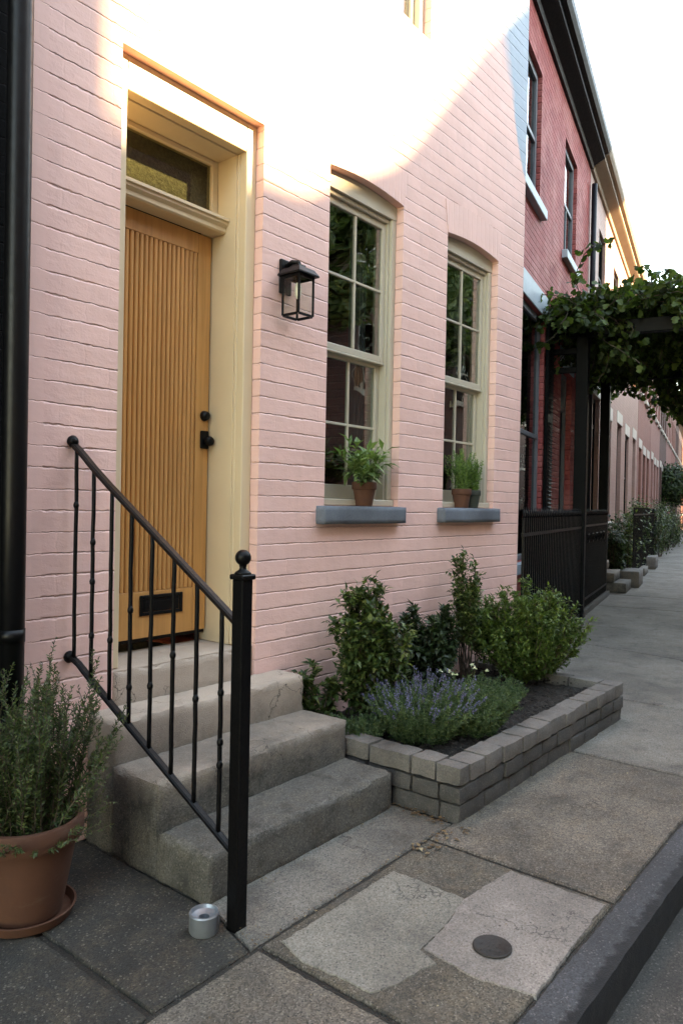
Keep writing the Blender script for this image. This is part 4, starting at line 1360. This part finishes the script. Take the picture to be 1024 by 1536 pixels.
for i, (s_, n_, h, r, mat, lab) in enumerate(((8.9, .18, 1.3, .4, 'shrub_dark', 'dark shrub right behind the gate end of the pergola'), (10.3, .12, 1.5, .6, 'shrub', 'green shrub at the near end of the far iron fence'), (12.2, .12, 1.4, .6, 'shrub_dark', 'dark shrub in the middle of the far iron fence'),
        (14.0, .12, 1.8, .7, 'shrub', 'loose green shrub poking over the far iron fence'), (16.2, .1, 1.7, .8, 'shrub_dark', 'tall dark shrub at the far end of the far iron fence'), (19.0, .0, 1.9, .9, 'shrub', 'taller green shrub just past the far iron fence'), (22.5, .0, 1.6, 1.0, 'shrub_dark', 'low dark shrub between the far iron fence and the round tree'), (26, -.05, 1.5, 1.1, 'shrub', 'pale green shrub in front of the round tree'), (29, .0, 1.5, 1.2, 'shrub_dark', 'dark shrub under the round tree'))):
    street_plant(lab, s_, n_, h, r, mat, 300 + i)
fence_run('iron_fence', 'far black iron fence with shrubs growing through it, in front of the pale house', 9.6, 17.0, -.12, .0, 1.5, .16, spear=False)
def ball_tree(label, s_, n_, zc, r, h, mat, seed, lf=.16, n=3200, name='round_tree'):
    random.seed(seed)
    L = Leaves(); bs = nb()
    tube(bs, [(s_, n_, 0), (s_ + .05, n_, zc * .5), (s_, n_ + .03, zc)], [.14, .10, .07], 8, False)
    for i in range(9):
        d = rdir(-.1); tube(bs, [(s_, n_, zc - r * .4), Vector((s_, n_, zc)) + Vector((d.x * r * .8, d.y * r * .8, d.z * h * .7))], [.05, .015], 5, False)
    for i in range(n):
        d = rdir()
        k = (random.random() ** .45) * (.82 + .25 * noise.noise(d * 2.2 + Vector((seed, 0, 0))))
        p = Vector((s_ + d.x * r * k, n_ + d.y * r * k, zc + d.z * h * k))
        L.leaf(p, rdir(-.8), d, lf * random.uniform(.6, 1.3), lf * .65, .15, .2)
    t = thing(name, label, 'tree', (s_, n_, 0), STREET)
    L.build('crown', mat, t, STREET); build('trunk', bs, 'bark', t, STREET)
ball_tree('dark round clipped tree standing at the far end of the pavement', 30, -.02, 2.55, 1.1, 1.25, 'shrub_dark', 61)

# ------------------------------------------------------------------ the other side of the road, behind the photographer: it shades the street and shows in the window glass
OPS = STREET @ OPP
def opposite(label, X0, X1, h, mat, F=OPP, depth=7):
    a, b = -X1, -X0
    wins = []
    n = max(1, int((b - a) / 2.6))
    for k in range(n):
        c = a + (k + .5) * (b - a) / n
        z = 1.2
        while z + 2.0 < h:
            wins.append((c - .45, c + .45, z, z + 1.6)); z += 3.0
    S_house('opposite_house', label, a, b, mat, wins, [], h=h - .36, n=0, eave='pale_trim', trim='pale_trim', lintel=None, sillm='pale_trim', F=F, depth=depth)
opposite('tall brown brick house across the road, nearest to the photographer', -14, 7.25, 11.6, 'brown_brick')
opposite('long brown brick block added behind the houses across the road to cut sky light', 13, 46, 16.0, 'brown_brick', Matrix.Translation((0, -29, 0)) @ Matrix.Rotation(PI, 4, 'Z'))  # added out of view to cut the bright low sky over the gap
gh = thing('opposite_house', 'unseen dark brick house across the road, raking gable shaped to shade the pink wall', 'house', (11, -9.2, 0))  # unseen, outline shaped to cast the diagonal edge of the sun patch
bm = nb(); prism_xz(bm, [(7.30, -.1), (12.4, -.1), (12.4, 11.8), (11.75, 11.4), (10.35, 9.75), (9.25, 8.75), (8.4, 8.27), (7.30, 8.2)], -11.4, -9.2); build('wall', bm, 'brown_brick', gh)
for k in range(3):
    for z in (1.2, 4.3):
        bm = nb(); a = 7.8 + 1.5 * k
        frame_bars(bm, a, a + .95, -9.19, -9.13, z, z + 1.7, .07, .07, .07); box(bm, a + .071, a + .879, -9.185, -9.14, z + .82, z + .88)
        wn = build('window', bm, 'pale_trim', gh)
        bm = nb(); box(bm, a + .06, a + .89, -9.18, -9.16, z + .06, z + 1.64); build('glass_pane', bm, 'glass', wn)
opposite('tall dark brick house across the road from the red house', 4.8, 11.6, 12.3, 'brown_brick', OPS, 4.5)
opposite('lower pale brick house across the road from the pale house', 11.65, 20.2, 9.4, 'pale_brick', OPS)
opposite('brown brick house across the road, furthest along', 20.25, 60, 12.5, 'brown_brick', OPS)
def street_tree(label, X, Y, zc, r, h, seed, n=6500, lf=.20):
    random.seed(seed)
    L = Leaves(); bs = nb()
    tube(bs, [(X, Y, -.1), (X + .1, Y, zc * .3), (X - .05, Y + .1, zc * .65), (X, Y, zc + h * .3)], [.19, .15, .12, .05], 10, False)
    cl = []
    for i in range(34):
        d = rdir(-.75); k = random.uniform(.35, .86)
        c = Vector((X + d.x * r * k, Y + d.y * r * k, zc + d.z * h * k))
        cl.append((c, r * random.uniform(.22, .38)))
        tube(bs, [(X, Y, zc - h * .5 + random.uniform(0, .6 * h)), (Vector((X, Y, zc - h * .2)) + c) / 2, c], [.07, .04, .012], 5, False)
    for i in range(n):
        c, cr = random.choice(cl)
        d = rdir(); k = random.random() ** .5
        p = c + d * cr * k
        L.leaf(p, rdir(-.9), d + Vector((0, 0, .5)), lf * random.uniform(.6, 1.3), lf * .62, .15, .2)
    t = thing('street_tree', label, 'tree', (X, Y, -.125), group='trees across the road')
    L.build('crown', 'tree', t); build('trunk', bs, 'bark', t)
street_tree('broad leafy tree across the road in front of the raking gable', 11.6, -7.2, 6.2, 2.2, 2.6, 81, 12000)
street_tree('leafy tree across the road in front of the tall dark brick house', 16.6, -6.2, 6.2, 2.6, 3.0, 82)
bm = nb()
box(bm, -20, 70, -9.25, -7.0, -.3, .0, .02)
struct('sidewalk', bm, 'slab_far')

# ------------------------------------------------------------------ light, sky and camera
EL, AZ = R(25.2), R(30)
w = bpy.data.worlds.new('World'); sc.world = w
w.use_nodes = True
nt = w.node_tree; nt.nodes.clear()
sky = nt.nodes.new('ShaderNodeTexSky'); sky.sky_type = 'NISHITA'; sky.sun_disc = False
sky.sun_elevation = EL; sky.sun_rotation = PI - AZ; sky.air_density = 1.0; sky.dust_density = .15; sky.ozone_density = .8
bg = nt.nodes.new('ShaderNodeBackground'); bg.inputs[1].default_value = .15
wo = nt.nodes.new('ShaderNodeOutputWorld')
nt.links.new(sky.outputs[0], bg.inputs[0]); nt.links.new(bg.outputs[0], wo.inputs[0])
sun = bpy.data.lights.new('sun', 'SUN'); sun.energy = 2.8; sun.angle = R(1.5); sun.color = (1.0, .86, .66)
so = bpy.data.objects.new('sun', sun); C.objects.link(so)
sd = Vector((math.sin(AZ) * math.cos(EL), -math.cos(AZ) * math.cos(EL), math.sin(EL)))
so.rotation_euler = sd.to_track_quat('Z', 'Y').to_euler()
so.location = sd * 40

cam = bpy.data.cameras.new('camera'); co = bpy.data.objects.new('camera', cam); C.objects.link(co)
yaw, tilt, roll = R(38.8), R(.6), R(1.12)
fw = Vector((math.cos(yaw) * math.cos(tilt), math.sin(yaw) * math.cos(tilt), -math.sin(tilt)))
rt = Vector((math.sin(yaw), -math.cos(yaw), 0)); u0 = rt.cross(fw)
r_ = rt * math.cos(roll) + u0 * math.sin(roll); u_ = u0 * math.cos(roll) - rt * math.sin(roll)
co.matrix_world = Matrix(((r_.x, u_.x, -fw.x, 0), (r_.y, u_.y, -fw.y, -2.8), (r_.z, u_.z, -fw.z, 1.45), (0, 0, 0, 1)))
cam.sensor_fit = 'AUTO'; cam.sensor_width = 36; cam.lens = 36 * 1110 / 1536
cam.clip_start = .05; cam.clip_end = 500
sc.camera = co
sc.view_settings.view_transform = 'Standard'; sc.view_settings.look = 'None'
sc.view_settings.exposure = 3.88
sc.view_settings.use_white_balance = True; sc.view_settings.white_balance_temperature = 10500; sc.view_settings.gamma = 1
sc.cycles.max_bounces = 8; sc.cycles.transparent_max_bounces = 16; sc.cycles.use_denoising = True
